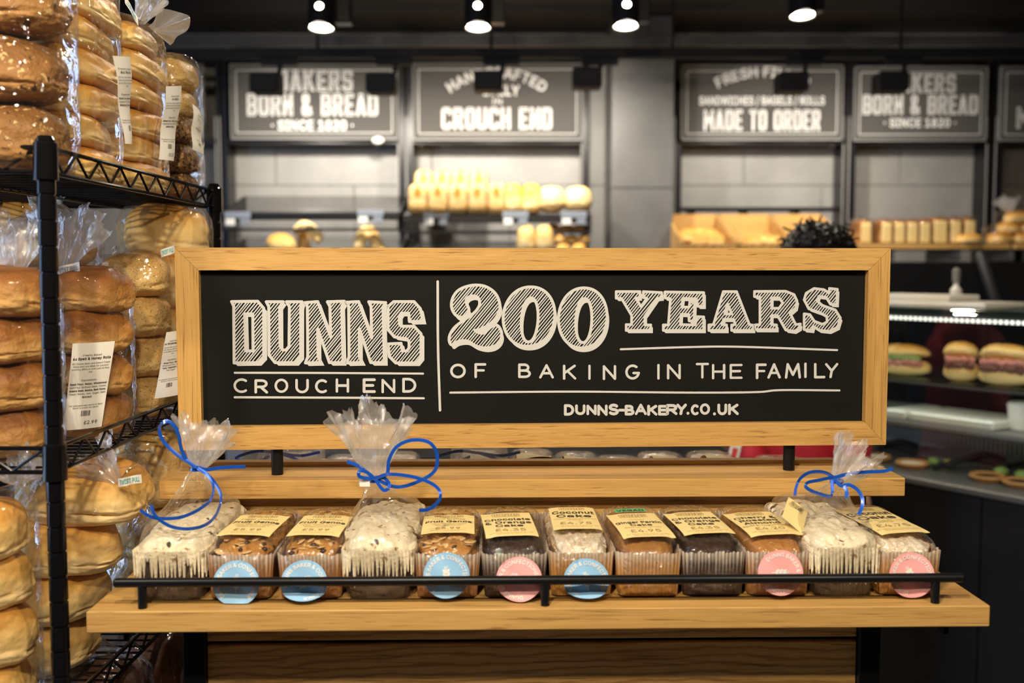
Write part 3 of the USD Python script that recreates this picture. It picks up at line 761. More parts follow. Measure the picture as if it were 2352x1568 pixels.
def loaf_shape(w=CW, l=CL, h=CH, dome=.009, p=CP, seed=0, lump=.012, n=5, grow=0.0):
    """Boxy loaf with a domed top: x across, y from 0 (front) to l, z up."""
    q, f = ico(n)
    d = q / (np.abs(q) ** p).sum(1, keepdims=True) ** (1 / p)
    mid = h * .52
    v = d * [w / 2 + grow, l / 2 + grow, 1]
    up = d[:, 2] > 0
    v[:, 2] = np.where(up, mid + d[:, 2] * (h + dome - mid + grow), mid + d[:, 2] * (mid - .0005))
    v[:, 0] *= .90 + .10 * np.clip(v[:, 2] / h, 0, 1.1); v[:, 1] *= .955 + .045 * np.clip(v[:, 2] / h, 0, 1.1)
    nz = lump * (meshkit.fbm(q * 5 + seed * 2.3, 4, seed) - .5) * .35
    v += q * nz[:, None] * (.4 + .6 * up[:, None])
    v[:, 1] += l / 2
    tone = np.clip(.45 + .9 * (meshkit.fbm(q * 4 + seed, 3, seed + 3) - .5) + .25 * (np.abs(d[:, 0]) > .8), 0, 1)
    return (v, f), tone

def loaf_top(x, y, w=CW, l=CL, h=CH, dome=.009, p=CP):
    mid = h * .52
    a = np.clip(1 - np.abs(x / (w / 2 * 1.0)) ** p - np.abs((y - l / 2) / (l / 2)) ** p, .02, 1)
    return mid + a ** (1 / p) * (h + dome - mid)

def rrect(s, w, l, c=.010):
    """Point and outward normal at the perimeter fraction s of a rounded rectangle; s = 0 at the front centre, counter-clockwise."""
    a, b = w / 2 - c, l / 2 - c
    segs = [(a, 'l', (0, -1), (0, -b - c), (1, 0)), (c * math.pi / 2, 'c', (a, -b), -90), (2 * b, 'l', (1, 0), (a + c, -b), (0, 1)), (c * math.pi / 2, 'c', (a, b), 0),
            (2 * a, 'l', (0, 1), (a, b + c), (-1, 0)), (c * math.pi / 2, 'c', (-a, b), 90), (2 * b, 'l', (-1, 0), (-a - c, b), (0, -1)), (c * math.pi / 2, 'c', (-a, -b), 180), (a, 'l', (0, -1), (-a, -b - c), (1, 0))]
    tot = sum(g[0] for g in segs)
    P, N = np.zeros((len(s), 2)), np.zeros((len(s), 2))
    for i, q in enumerate(np.asarray(s) * tot):
        for g in segs:
            if q <= g[0] + 1e-9 or g is segs[-1]:
                if g[1] == 'l':
                    P[i] = np.array(g[3]) + np.array(g[4]) * q; N[i] = g[2]
                else:
                    t = math.radians(g[3] + 90 * q / g[0]); N[i] = (math.cos(t), math.sin(t)); P[i] = np.array(g[2]) + c * N[i]
                break
            q -= g[0]
    return P, N, tot

def liner_mesh(seed, w=CW, l=CL, h=CH - .003, wet=.45, slim=1.0):
    g = np.random.default_rng(seed)
    npl = 128; k = 6
    s = np.arange(npl * k) / (npl * k)
    P, N, tot = rrect(s, w * .9 + .004, l * .955 + .004)
    ph = (np.arange(npl * k) % k) / k
    wave = .5 - .5 * np.cos(2 * np.pi * ph)
    pj = np.repeat(g.uniform(.6, 1.2, npl), k)
    rows = np.array([0, .15, .35, .55, .72, .86, .95, 1.0])
    vs, ts = [], []
    wetn = np.repeat(np.interp(np.arange(npl), np.linspace(0, npl, 24), g.uniform(.2, 1, 24)), k)
    for t in rows:
        out = slim * (t * (w * .042 + .0005) + (.0006 + .0009 * t) * wave * pj)
        top = h + .0016 * (t == 1.0) * (wave * pj - .3) + (t == 1.0) * np.repeat(g.uniform(-.001, .0016, npl), k)
        z = .002 + (top - .002) * t
        vs.append(np.column_stack([P + N * out[:, None], z]))
        ts.append(np.clip(-.02 + (.50 * wave * pj) * (.25 + .9 * t) + .50 * smoothstep(.55, 1.0, t) - wet * wetn * (1 - .75 * t), 0, 1))
    m = len(s)
    v = np.vstack(vs); tone = np.concatenate(ts)
    i, j = np.meshgrid(np.arange(len(rows) - 1), np.arange(m), indexing='ij')
    q = np.stack([i * m + j, i * m + (j + 1) % m, (i + 1) * m + (j + 1) % m, (i + 1) * m + j], -1).reshape(-1, 4)
    v[:, 1] += l / 2
    return (v, np.vstack([q[:, [0, 1, 2]], q[:, [0, 2, 3]]])), tone

def icing_mesh(seed, w=CW, l=CL, h=CH):
    g = np.random.default_rng(seed)
    (v, f), _ = loaf_shape(w * 1.03 + .012, l * 1.02 + .012, h, .015, p=5.5, seed=seed + 40, lump=.05, n=5, grow=.002)
    keep = v[f].mean(1)[:, 2] > h * .84
    used_ = np.unique(f[keep]); re = -np.ones(len(v), int); re[used_] = np.arange(len(used_))
    v2, f2 = v[used_], re[f[keep]]
    tone = np.clip(.3 + 1.2 * (meshkit.fbm(v2 * 60, 3, seed) - .5), 0, 1)
    ms, ts = [(v2, f2)], [tone]
    npl = 128
    P, N, tot = rrect((np.arange(npl) + g.uniform(-.2, .2, npl)) / npl, w * 1.0 + .010, l * 1.0 + .011)
    for k in range(npl):
        ln = g.uniform(.022, .042) if g.random() < .93 else g.uniform(.008, .014)
        if P[k][1] > -.08 and P[k][1] < l / 2 - .02 and P[k][0] < 0:
            ln *= .7
        wd = .0023 * g.uniform(.8, 1.25)
        tx = np.array([-N[k][1], N[k][0]])
        zs = np.array([h + .004, h - .004, h - ln * .45, h - ln * .85, h - ln])
        ws = np.array([1.1, 1.0, .8, .42, .12]) * wd
        pts = []
        for z, ww in zip(zs, ws):
            off = .0005 + (z - h) * .04
            c = P[k] + N[k] * off
            pts += [np.append(c - tx * ww - N[k] * .0006, z), np.append(c - tx * ww * .5 + N[k] * .0012, z), np.append(c + tx * ww * .5 + N[k] * .0012, z), np.append(c + tx * ww - N[k] * .0006, z)]
        pts = np.array(pts); pts[:, 1] += l / 2
        q = [[r * 4 + c, r * 4 + 4 + c, r * 4 + 5 + c, r * 4 + 1 + c] for r in range(4) for c in range(3)]
        ms.append((pts, np.array(q))); ts.append(np.full(20, .1))
    return join(ms), np.concatenate(ts)

def wrap_mesh(seed, w=CW, l=CL, h=CH, tail=True):
    """Cellophane drawn round the loaf: follows it loosely, crumpled, with folded ends."""
    q, f = ico(5)
    p = 5.0
    d = q / (np.abs(q) ** p).sum(1, keepdims=True) ** (1 / p)
    v = d * [w / 2 + .0035, l / 2 + .006, 1]
    mid = h * .52
    v[:, 2] = np.where(d[:, 2] > 0, mid + d[:, 2] * (h + .0130 - mid), mid + d[:, 2] * (mid - .0003))
    v[:, 0] *= .93 + .07 * np.clip(v[:, 2] / h, 0, 1)
    cr = meshkit.fbm(q * [9, 5, 9] + seed * 4.1, 3, seed)
    ridge = 1 - 2 * np.abs(cr - .5)
    low = smoothstep(.03, .0, v[:, 2]) * (d[:, 1] < -.6)
    v += q * ((ridge - .75) * (.005 + .012 * low))[:, None]
    v[:, 1] += l / 2
    v[:, 2] = np.maximum(v[:, 2], .0004)
    return (v, f)

def wrap_top(x, y, w=CW, l=CL, h=CH, p=5.0):
    mid = h * .52
    a = np.clip(1 - np.abs(np.clip(x, -w * .40, w * .40) / (w / 2 + .0035)) ** p - np.abs((np.clip(y, l * .09, l * .91) - l / 2) / (l / 2 + .006)) ** p, .02, 1)
    return mid + a ** (1 / p) * (h + .0130 - mid) + .0012
CAKE_FRAME = T
def cake_place(u, d, z, rot=0, lean=0):
    a = math.radians(rot); c, s = math.cos(a), math.sin(a)
    def f(m):
        v, fc = vf(m)
        x = v[:, 0] * c - (v[:, 1] - CL / 2) * s; y = v[:, 0] * s + (v[:, 1] - CL / 2) * c + CL / 2
        return (T.w(u + x, d + y, z + v[:, 2]), fc)
    return f

LOGO = [(Polygon(o, h)) for o, h in DUNNS]
def logo2(wid):
    """The shop's block lettering in outline, centred, baseline 0."""
    x0, x1 = 345, 1494
    s = wid / (x1 - x0)
    sh = unary_union([affinity.affine_transform(p, [s, 0, 0, -s, -s * (x0 + x1) / 2, s * 740]).boundary.buffer(wid * .0075) for p in LOGO])
    return tri2(sh)

def label_texts(lines, wid, ln):
    """lines: (text, height, y from the top, bold); printed in label coordinates, x centred, y 0 at the front edge to ln."""
    out = []
    kk = ln / .092
    for tx, h, y, bold in lines:
        h, y = h * kk, y * kk
        if tx == 'LOGO':
            v, f = logo2(wid * .56)
            v = v * [1, h / (wid * .56 * .32)]
        else:
            v, f = text2(tx, h, bold, maxw=wid * .92)
            # capitals are drawn tall, as printed on a long label
        out.append((v + [0, ln - y - h], f, bool(bold)))
    return out

def put_label(par, P, lines, wid, ln, cx, y0, rot=0, mat_='paper_cream', sag=None, top=loaf_top, lift=.0016, extra=None):
    a = math.radians(rot); c, s = math.cos(a), math.sin(a)
    def fn(U, V):
        x, y = U * c - V * s, U * s + V * c
        X, Y = cx + x, y0 + y
        z = wrap_top(X, Y) + lift
        if sag is not None:
            z = z + sag(U / wid, V / ln)
        return np.stack([X, Y, z], -1)
    corner = np.random.default_rng(int(1e5 * abs(cx) + 10 * abs(rot)) + 1).uniform(-.001, .001, 4)
    lab = part('label', P(grid(fn, 13, 17, -wid / 2, wid / 2, 0, ln)), mat_, par, smooth=True)
    L_ = label_texts(lines, wid, ln)
    for heavy in (True, False):
        v, f = join2([q[:2] for q in L_ if q[2] == heavy])
        pts = fn(v[:, 0], v[:, 1]); pts[:, 2] += .00035
        part('print', P((pts, f)), 'ink' if heavy else 'ink_brown', lab, smooth=False)
    return lab

def ear_of_wheat(sc):
    sh = [LineString([(0, -.9), (0, .55)]).buffer(.05)]
    for k in range(3):
        y = -.55 + k * .38
        for sx in (-1, 1):
            e = affinity.scale(Point(0, 0).buffer(1, 8), .13, .25)
            sh.append(affinity.translate(affinity.rotate(e, -sx * 32, origin=(0, 0)), sx * .20, y + .25))
    for dx in (-.12, 0, .12):
        sh.append(LineString([(dx * .6, .5), (dx * 1.3, .95)]).buffer(.035))
    v, f = tri2(unary_union(sh))
    return v * sc, f

def put_sticker(par, P, colour, cx, cz, rot=0, R=.0275, fold=0.0, seed=0, front=-.0098):
    g = np.random.default_rng(seed)
    k = g.uniform(0, 6.28, 2)
    def fn(x, y):
        bend = .0011 * np.sin(x * 95 + k[0]) + .0007 * np.sin((x + y) * 150 + k[1])
        z = cz + y * .97
        lo = np.maximum(0, -(y + R * .45)) * fold
        return np.stack([cx + x, front - .0012 + bend + (y * .16) - lo * .5, np.maximum(z + lo * .55, .0012)], -1)
    rr = np.linspace(0, R, 8); th = np.linspace(0, 2 * np.pi, 49)[:-1]
    xy = np.vstack([[0, 0]] + [np.column_stack([q * np.sin(th), q * np.cos(th)]) for q in rr[1:]])
    f = [[0, 1 + j, 1 + (j + 1) % 48] for j in range(48)]
    for i in range(6):
        a0, b0 = 1 + i * 48, 1 + (i + 1) * 48
        for j in range(48):
            f += [[a0 + j, b0 + j, b0 + (j + 1) % 48], [a0 + j, b0 + (j + 1) % 48, a0 + (j + 1) % 48]]
    f = np.array(f)
    st = part('sticker', P((fn(xy[:, 0], xy[:, 1]), f)), colour, par, smooth=True)
    v, fc = join2([arc_text('DUNNS BAKER & CONFECTIONER', R * .165, R * .80, 0, True), ear_of_wheat(R * .42)])
    a = math.radians(rot); v = v @ np.array([[math.cos(a), -math.sin(a)], [math.sin(a), math.cos(a)]])
    p = fn(v[:, 0], v[:, 1]); p[:, 1] -= .0005
    part('print', P((p, fc)), 'print_white', st, smooth=False)

small = lambda y: [('BEST BEFORE AND ALLERGENS: SEE BASE', .0016, y, False), ('KEEP IN A COOL DRY PLACE', .0016, y + .0034, False)]
def lab_lines(kind):
    if kind == 'fruit':
        return [('LOGO', .0105, .004, 0), ('BAKER & CONFECTIONER', .0014, .0165, False), ('Hand Crafted', .0050, .022, False), ('Fruit Genoa', .0088, .033, True), ('Juicy raisins, candied', .0034, .0455, False), ('peel, cherries and', .0034, .0515, False), ('flaked almonds', .0034, .0575, False), ('£5.99', .0085, .068, False)] + small(.081)
    if kind == 'choc':
        return [('LOGO', .0115, .005, 0), ('BAKER & CONFECTIONER', .0014, .0185, False), ('Chocolate', .0085, .026, True), ('& Orange', .0085, .0395, True), ('Cake', .0085, .053, True), ('£4.35', .0085, .069, False)] + small(.082)
    if kind == 'coconut':
        return [('LOGO', .0100, .004, 0), ('Coconut', .0105, .020, True), ('Cake', .0105, .0355, True), ('Topped with jam and coconut', .0026, .051, False), ('shavings', .0026, .056, False), ('£4.75', .0085, .066, False)] + small(.080)
    if kind == 'ginger':
        return [('LOGO', .0115, .006, 0), ('BAKER & CONFECTIONER', .0014, .0195, False), ('Yorkshire', .0028, .0285, False), ('Ginger Parkin', .0078, .037, True), ('Cake', .0068, .049, True), ('Spicy, sticky oat cake', .0028, .060, False), ('£4.95', .0085, .070, False)] + small(.083)
    return [('LOGO', .0105, .004, 0), ('BAKER & CONFECTIONER', .0014, .0162, False), ('Cherry &', .0078, .022, True), ('Roasted', .0078, .034, True), ('Almond', .0078, .046, True), ('Spelt & Yogurt Cake', .0042, .058, False), ('£4.20', .0085, .068, False)] + small(.081)

# px of the front centre, px of the front top edge, kind, label width/length/cx/y0/rot, sticker colour, px of its centre, turn, fold
def cake_u(px, py=1320, d=1.235):
    return T.uz(px, py, d)[0]

def cake(px, kind, label, lab=None, stick=None, d=1.236, seed=0, rot=0, cat='loaf cake', group=None, iced=False, z=None):
    z = ZS + .0004 if z is None else z
    u = cake_u(px)
    names = {'fruit': ('fruit_loaf_cake', 'fruit_cake', 'liner_brown'), 'choc': ('chocolate_loaf_cake', 'choc_cake', 'liner_dark'), 'coconut': ('coconut_loaf_cake', 'coconut_cake', 'liner_amber'),
             'ginger': ('ginger_loaf_cake', 'ginger_cake', 'liner_amber'), 'almond': ('almond_loaf_cake', 'almond_cake', 'liner_brown'), 'iced': ('iced_loaf_cake', 'carrot_cake', 'liner_dark')}
    nm, cm, lm = names[kind]
    P = cake_place(u, d, z, rot)
    t = thing(nm, label, cat, T.w(u, d + CL / 2, z), group)
    s, tone = loaf_shape(seed=seed, lump=.05 if kind in ('fruit', 'coconut') else .02)
    part('cake', P(s), cm, t, tone=tone)
    if kind == 'fruit':
        g = np.random.default_rng(seed + 77)
        nuts, rs = [], []
        for k in range(70):
            x, y = g.uniform(-.032, .032), g.uniform(.006, CL - .01)
            zz = float(loaf_top(np.array(x), np.array(y)))
            if k % 3:
                v, f = ico(1); e = turn((v * [.0065, .0042, .0009], f), g.uniform(0, 360), g.uniform(-20, 20), g.uniform(-20, 20), (x, y, zz + .0006)); nuts.append(e)
            else:
                v, f = ico(1); e = turn((v * [.0042, .0032, .0028], f), g.uniform(0, 360), 0, 0, (x, y, zz)); rs.append(e)
        part('flaked_almonds', P(join(nuts)), 'biscuit_pale', t, kind='stuff', label='pale flaked almonds baked into the top')
        part('raisins', P(join(rs)), 'raisin', t, kind='stuff', label='dark raisins showing in the crumb')
    m, tone = liner_mesh(seed + 5, wet=.5 if kind != 'iced' else 1.0, h=CH - .003 if kind != 'iced' else CH - .012, slim=1.0 if kind != 'iced' else .5)
    if kind == 'iced': tone = tone * .25
    part('paper_liner', P(m), lm, t, tone=tone)
    if kind == 'iced':
        m, tone = icing_mesh(seed + 9)
        part('icing', P(m), 'icing', t, tone=tone, label='thick cream icing with drips down the sides')
    else:
        part('wrapper', P(wrap_mesh(seed + 3)), 'cellophane', t, smooth=True)
    if lab:
        lk, wid, ln, cx, y0, r_ = lab
        put_label(t, P, lab_lines(lk), wid, ln, cx, y0, r_)
    if stick:
        col, spx, spy, sr, fold = stick
        su, sz = T.uz(spx, spy, d - .006)
        put_sticker(t, P, 'sticker_' + col, su - u, sz - z, sr, fold=fold, seed=seed)
    return t, P, u, d, z

plain('biscuit_pale', (.72, .48, .20), .5)
plain('raisin', (.03, .012, .008), .35)

cakes = {}
cakes[2] = cake(548, 'fruit', 'fruit loaf cake with a blue round sticker, right of the leftmost ribboned cake', ('fruit', .066, .100, -.002, .030, -4), ('blue', 545, 1337, 2, 0), seed=2)
cakes[3] = cake(711, 'fruit', 'fruit loaf cake with a crumpled blue sticker, left of the tall fanned bag', ('fruit', .065, .098, -.001, .028, -3), ('blue', 700, 1336, 38, 1.0), seed=3)
cakes[5] = cake(1026, 'fruit', 'fruit loaf cake with a smooth blue sticker, right of the tall fanned bag', ('fruit', .066, .090, .0, .034, 1), ('blue', 1026, 1318, -4, 0), seed=5)
cakes[6] = cake(1182, 'choc', 'dark chocolate and orange loaf cake with a pink round sticker', ('choc', .065, .112, -.002, .022, 4), ('pink', 1192, 1328, -52, .2), seed=6)
cakes[7] = cake(1337, 'coconut', 'coconut topped loaf cake with a blue sticker, right of the middle post of the rail', ('coconut', .061, .118, -.001, .044, 0), ('blue', 1346, 1331, -12, 1.1), seed=7, d=1.240)
cakes[8] = cake(1492, 'ginger', 'ginger parkin loaf cake marked with a small green strip, no round sticker', ('ginger', .065, .112, .003, .016, 5), None, seed=8)
cakes[9] = cake(1642, 'choc', 'dark chocolate and orange loaf cake without any round sticker', ('choc', .065, .106, .0, .026, 5), None, seed=9, d=1.238)
cakes[10] = cake(1792, 'almond', 'cherry and roasted almond loaf cake with a pink round sticker', ('almond', .066, .110, .002, .022, 6), ('pink', 1790, 1312, 92, 0), seed=10)
cakes[12] = cake(2092, 'coconut', 'coconut loaf cake with a pink round sticker, at the right end of the shelf', ('coconut', .065, .130, .004, .026, 8), ('pink', 2090, 1318, -28, 0), seed=12)
# the green strip on the ginger cake
t8, P8, u8, d8, z8 = cakes[8]
def strip(U, V):
    X, Y = -.004 + U * math.cos(.1) - V * .1, .134 + V + U * .1
    return np.stack([X, Y, wrap_top(X, Y) + .0024], -1)
gs = part('vegan_strip', P8(grid(strip, 12, 4, -.021, .021, 0, .017)), 'sticker_green', t8, smooth=True, label='bright green printed strip')
v, f = text2('VEGAN', .0075, True)
p = strip(v[:, 0], v[:, 1] + .003); p[:, 2] += .0004
part('print', P8((p, f)), 'ink', gs, smooth=False)

def iced(k, px, label, seed, d=1.236):
    cakes[k] = cake(px, 'iced', label, seed=seed, d=d)
    return cakes[k]
iced(1, 388, 'cream iced loaf cake tied with blue ribbon, at the left end of the shelf', 21)
iced(4, 868, 'cream iced loaf cake in the tall fanned bag with a large blue ribbon loop', 24)
iced(11, 1941, 'cream iced loaf cake tied with a blue bow, second from the right', 31)

def bag_mesh(rings, m=46, n=96, seed=0, crink=.0025, pleats=11, cap=True, closed_top=False, floor=None):
    """A crumpled film bag through rings (centre, half axis a, half axis b, power, pleat depth)."""
    g = np.random.default_rng(seed)
    R = [np.concatenate([c, a, b, [pw, am]]) for c, a, b, pw, am in rings]
    S_ = spline(R, m)
    th = np.arange(n) * 2 * np.pi / n
    ph = g.uniform(0, 6.28, 6)
    vs = []
    for i, q in enumerate(S_):
        c, a, b, pw, am = q[:3], q[3:6], q[6:9], max(q[9], 1.2), max(q[10], 0)
        ct, st = np.cos(th), np.sin(th)
        x, y = np.sign(ct) * np.abs(ct) ** (2 / pw), np.sign(st) * np.abs(st) ** (2 / pw)
        dr = .10 * i / m
        r_ = 1 + am * (.62 * np.sin(pleats * th + ph[0] + dr * 5) + .38 * np.sin((pleats * 2 - 3) * th + ph[1]) + .3 * np.sin(5 * th + ph[2]))
        r_ = np.maximum(r_, .12)
        vs.append(c + np.outer(x * r_, a) + np.outer(y * r_, b))
    V = np.array(vs)
    cn = V.mean(1, keepdims=True)
    out = V - cn; L_ = np.linalg.norm(out, axis=2, keepdims=True) + 1e-9
    nz = meshkit.fbm(V.reshape(-1, 3) * 34 + seed, 3, seed).reshape(V.shape[:2])
    rd = (1 - 2 * np.abs(nz - .5)) - .72
    V = V + out / L_ * np.minimum(1, L_ / .02) * (rd * crink * 4)[..., None]
    v = V.reshape(-1, 3)
    if floor is not None:
        v[:, 2] = np.maximum(v[:, 2], floor)
    i, j = np.meshgrid(np.arange(m - 1), np.arange(n), indexing='ij')
    q = np.stack([i * n + j, i * n + (j + 1) % n, (i + 1) * n + (j + 1) % n, (i + 1) * n + j], -1).reshape(-1, 4)
    f = np.vstack([q[:, [0, 1, 2]], q[:, [0, 2, 3]]])
    if cap:
        v = np.vstack([v, V[0].mean(0)]); k = np.arange(n)
        f = np.vstack([f, np.stack([np.full(n, len(v) - 1), (k + 1) % n, k], 1)])
    return (v, f)

def fan_mesh(K, direc, side, length, spread, thick, seed=0, r0=.007, n=140, m=26, pleats=9, ragged=.012, twist=0):
    """The splayed mouth of a tied bag: grows from the knot K along direc, widest along side."""
    g = np.random.default_rng(seed)
    direc = np.array(direc, float) / np.linalg.norm(direc); side = np.array(side, float); side -= direc * (side @ direc); side /= np.linalg.norm(side)
    nrm = np.cross(direc, side)
    th = np.arange(n) * 2 * np.pi / n
    ph = g.uniform(0, 6.28, 5)
    edge = 1 + ragged / length * (np.sin(3 * th + ph[3]) + .5 * np.sin(8 * th + ph[4]) + .25 * g.uniform(-1, 1, n))
    vs = []
    for t in np.linspace(0, 1, m):
        w_ = r0 + (spread - r0) * t ** .85; d_ = r0 + (thick - r0) * t ** .8
        am = .14 + .20 * t
        cc = np.stack([np.cos(th) * 4.2 + ph[0], np.sin(th) * 4.2 + ph[1], np.full(n, t * 1.1)], 1)
        r_ = np.maximum(.15, 1 + am * (3.4 * (meshkit.fbm(cc, 3, seed) - .5) + .35 * np.sin(pleats * th + ph[2] + 1.5 * t)))
        c = np.array(K) + direc * 0
        arch = 1 - .12 * (np.cos(th) ** 2) * t
        vs.append(c + np.outer(length * t * edge * arch, direc) + np.outer(np.cos(th) * r_ * w_, side) + np.outer(np.sin(th) * r_ * d_, nrm))
    V = np.array(vs)
    nz = meshkit.fbm(V.reshape(-1, 3) * 70 + seed, 2, seed).reshape(V.shape[:2])
    V = V + nrm * ((nz - .5) * .020 * np.linspace(0, 1, m)[:, None])[..., None]
    i, j = np.meshgrid(np.arange(m - 1), np.arange(n), indexing='ij')
    q = np.stack([i * n + j, i * n + (j + 1) % n, (i + 1) * n + (j + 1) % n, (i + 1) * n + j], -1).reshape(-1, 4)
    return (V.reshape(-1, 3), np.vstack([q[:, [0, 1, 2]], q[:, [0, 2, 3]]]))

def ribbon(paths, wid=.0044, frame=None):
    ms = []
    for pts, tw in paths:
        p = spline(pts, 14 * len(pts))
        t = np.gradient(p, axis=0); t /= np.linalg.norm(t, axis=1, keepdims=True) + 1e-9
        ref = np.array(tw, float)
        vw = p - EYE; vw /= np.linalg.norm(vw, axis=1, keepdims=True); iv = np.cross(t, vw); rf = np.cross(t, np.cross(ref, t)); rf *= np.sign((rf * iv).sum(1, keepdims=True) + 1e-9); a = iv * .45 + rf * .65; a /= np.linalg.norm(a, axis=1, keepdims=True) + 1e-9
        nn = np.cross(t, a)
        h_ = .0002
        q = np.stack([p + a * wid / 2 + nn * h_, p - a * wid / 2 + nn * h_, p - a * wid / 2 - nn * h_, p + a * wid / 2 - nn * h_], 1)
        n = len(p); v = q.reshape(-1, 3)
        f = [[i * 4 + k, i * 4 + (k + 1) % 4, (i + 1) * 4 + (k + 1) % 4, (i + 1) * 4 + k] for i in range(n - 1) for k in range(4)]
        ms.append((v, np.array(f)))
    return join(ms)

def px_path(pts, ox, oy, sc, d0, dv):
    """A ribbon's course: read as (x, y) in a crop, with the distance running through dv."""
    dv = np.interp(np.linspace(0, 1, len(pts)), np.linspace(0, 1, len(dv)), dv)
    return [T.at(ox + sc * x, oy + sc * y, d0 + q) for (x, y), q in zip(pts, dv)]

def gift_bag(k, knot_px, kd, fan_px, fan_spread, ribbons, seed, front=.012, thick=.02, lean=0.0, fan_d=0.0, rag=.012, wrapk=1.0):
    t, P, u, d, z = cakes[k]
    K = T.at(*knot_px, kd)
    e1, e2 = T.e1, T.e2
    c0 = T.w(u, d + CL / 2, z)
    up = np.array([0, 0, 1.0])
    w2, l2 = CW / 2 + .0075, CL / 2 + .0105
    B = c0 + up * .001
    rings = [(B, e1 * w2 * .93, e2 * l2 * .95, 5, .01), (B + up * .02, e1 * w2 * .98, e2 * l2 * .98, 5, .012), (B + up * .055, e1 * w2 * 1.0, e2 * l2, 4.5, .012)]
    hk = K[2] - B[2]
    sh = B + up * .078
    def mix(f, g=None):
        q = sh * (1 - f) + K * f
        q[2] = sh[2] + (K[2] - sh[2]) * (f if g is None else g)
        return q
    rings += [(mix(.08, .02), e1 * w2 * .96, e2 * l2 * .92, 3.4, .02), (mix(.40, .32), e1 * w2 * .66, e2 * l2 * .55, 2.4, .07), (mix(.72, .62), e1 * w2 * .40, e2 * l2 * .27, 2.1, .14), (mix(.92, .86), e1 * .011, e2 * .012, 2, .22), (K, e1 * .0065, e2 * .0065, 2, .25)]
    part('bag', bag_mesh(rings, seed=seed, crink=.0016, floor=z + .0002), 'cellophane', t, smooth=True)
    Fp = T.at(*fan_px, kd + fan_d)
    dr = Fp - K
    part('bag_mouth', fan_mesh(K - dr * .02, dr, T.e1, np.linalg.norm(dr), fan_spread, thick, seed=seed + 2, ragged=rag), 'fan_film', t, smooth=True, label='splayed top of the bag above the ribbon')
    part('ribbon', ribbon(ribbons + [([K + np.array([.0085 * math.cos(a), .0085 * math.sin(a), .0]) for a in np.linspace(0, 6.28, 12)], (0, 0, 1))]), 'ribbon_blue', t, smooth=True, label='shiny blue curling ribbon')
    return t, K

o3, s3_ = (300, 930), .3125
def q3(p, d0, dv): return px_path(p, 300, 930, .3125, d0, dv)
def q2(p, d0, dv): return px_path(p, 900, 1000, .2976, d0, dv)
def q4(p, d0, dv): return px_path(p, 1500, 980, .3622, d0, dv)
kd = 1.325
gift_bag(1, (452, 1076), kd, (482, 966), .036, [
    (q3([(485, 458), (420, 415), (350, 370), (270, 300), (222, 230), (212, 165), (240, 125), (285, 122), (330, 165), (358, 240), (372, 320), (410, 400), (480, 458)], kd, [-.012, -.03, -.012]), (.5, .6, .6)),
    (q3([(485, 458), (560, 474), (640, 462), (740, 455), (842, 452)], kd, [-.012, -.03]), (0, -.3, 1)),
    (q3([(490, 462), (560, 505), (625, 580), (662, 660), (655, 740), (615, 825), (540, 885), (420, 910), (300, 893), (210, 840), (168, 790), (152, 735)], kd, [-.012, -.05, -.085, -.075]), (.3, -.5, .8)),
    (q3([(490, 462), (570, 520), (606, 590), (600, 670), (560, 725), (470, 785), (350, 828), (200, 832), (120, 806), (70, 768)], kd, [-.012, -.05, -.075, -.065]), (.3, -.5, .8))], 101, thick=.018, rag=.008)
kd = 1.315
T4, K4 = gift_bag(4, (860, 1102), kd, (852, 942), .046, [
    (q2([(-135, 335), (-40, 300), (-25, 200), (10, 120), (60, 70), (140, 38), (235, 36), (305, 66), (348, 140), (345, 240), (300, 302), (200, 356), (90, 392), (0, 390), (-100, 345)], kd, [-.012, -.035, -.012]), (.2, -.2, 1)),
    (q2([(-135, 335), (-60, 305), (0, 298), (90, 306), (180, 322), (270, 352), (340, 392), (374, 440), (368, 492), (328, 540), (270, 572), (210, 576)], kd, [-.012, -.05, -.07]), (0, -.3, 1)),
    (q3([(1590, 415), (1660, 440), (1720, 478), (1790, 540)], kd, [.0, -.012]), (.3, 0, 1)),
    (q3([(1790, 535), (1730, 490), (1685, 485), (1678, 520), (1720, 535), (1790, 540)], kd, [-.012, -.02, -.012]), (.3, .3, 1)),
    (q3([(1800, 545), (1828, 590), (1862, 626), (1895, 612), (1900, 575), (1860, 535), (1800, 530)], kd, [-.012, -.02, -.012]), (.5, -.3, .8))], 104, thick=.026, rag=.014)
kd = 1.32
gift_bag(11, (1922, 1104), kd, (1985, 1030), .034, [
    (q4([(1145, 320), (1095, 292), (1040, 283), (980, 294), (930, 332), (906, 388), (900, 436)], kd, [-.012, -.04]), (.3, -.3, 1)),
    (q4([(1145, 318), (1060, 336), (985, 352), (966, 376), (1010, 408), (1110, 440), (1136, 420), (1134, 330)], kd, [-.012, -.035, -.012]), (.1, -.3, 1)),
    (q4([(1145, 322), (1250, 296), (1350, 286), (1460, 281), (1520, 264)], kd, [-.012, -.03]), (0, -.3, 1)),
    (q4([(1150, 330), (1190, 372), (1245, 368), (1298, 400), (1326, 452), (1325, 508), (1304, 556)], kd, [-.012, -.04]), (.6, -.3, .6)),
    (q4([(1215, 372), (1228, 410), (1226, 450)], kd, [-.02, -.03]), (.9, -.1, .3))], 111, thick=.03, rag=.010)

tg = part('tag', grid(lambda U, V: T.at(826, 1117, 1.303) + (T.at(850, 1117, 1.303) - T.at(826, 1117, 1.303)) * U[..., None] + (T.at(824, 1095, 1.303) - T.at(826, 1117, 1.303)) * V[..., None], 4, 4), 'paper_white', T4, smooth=True, label='small white paper tag at the knot')
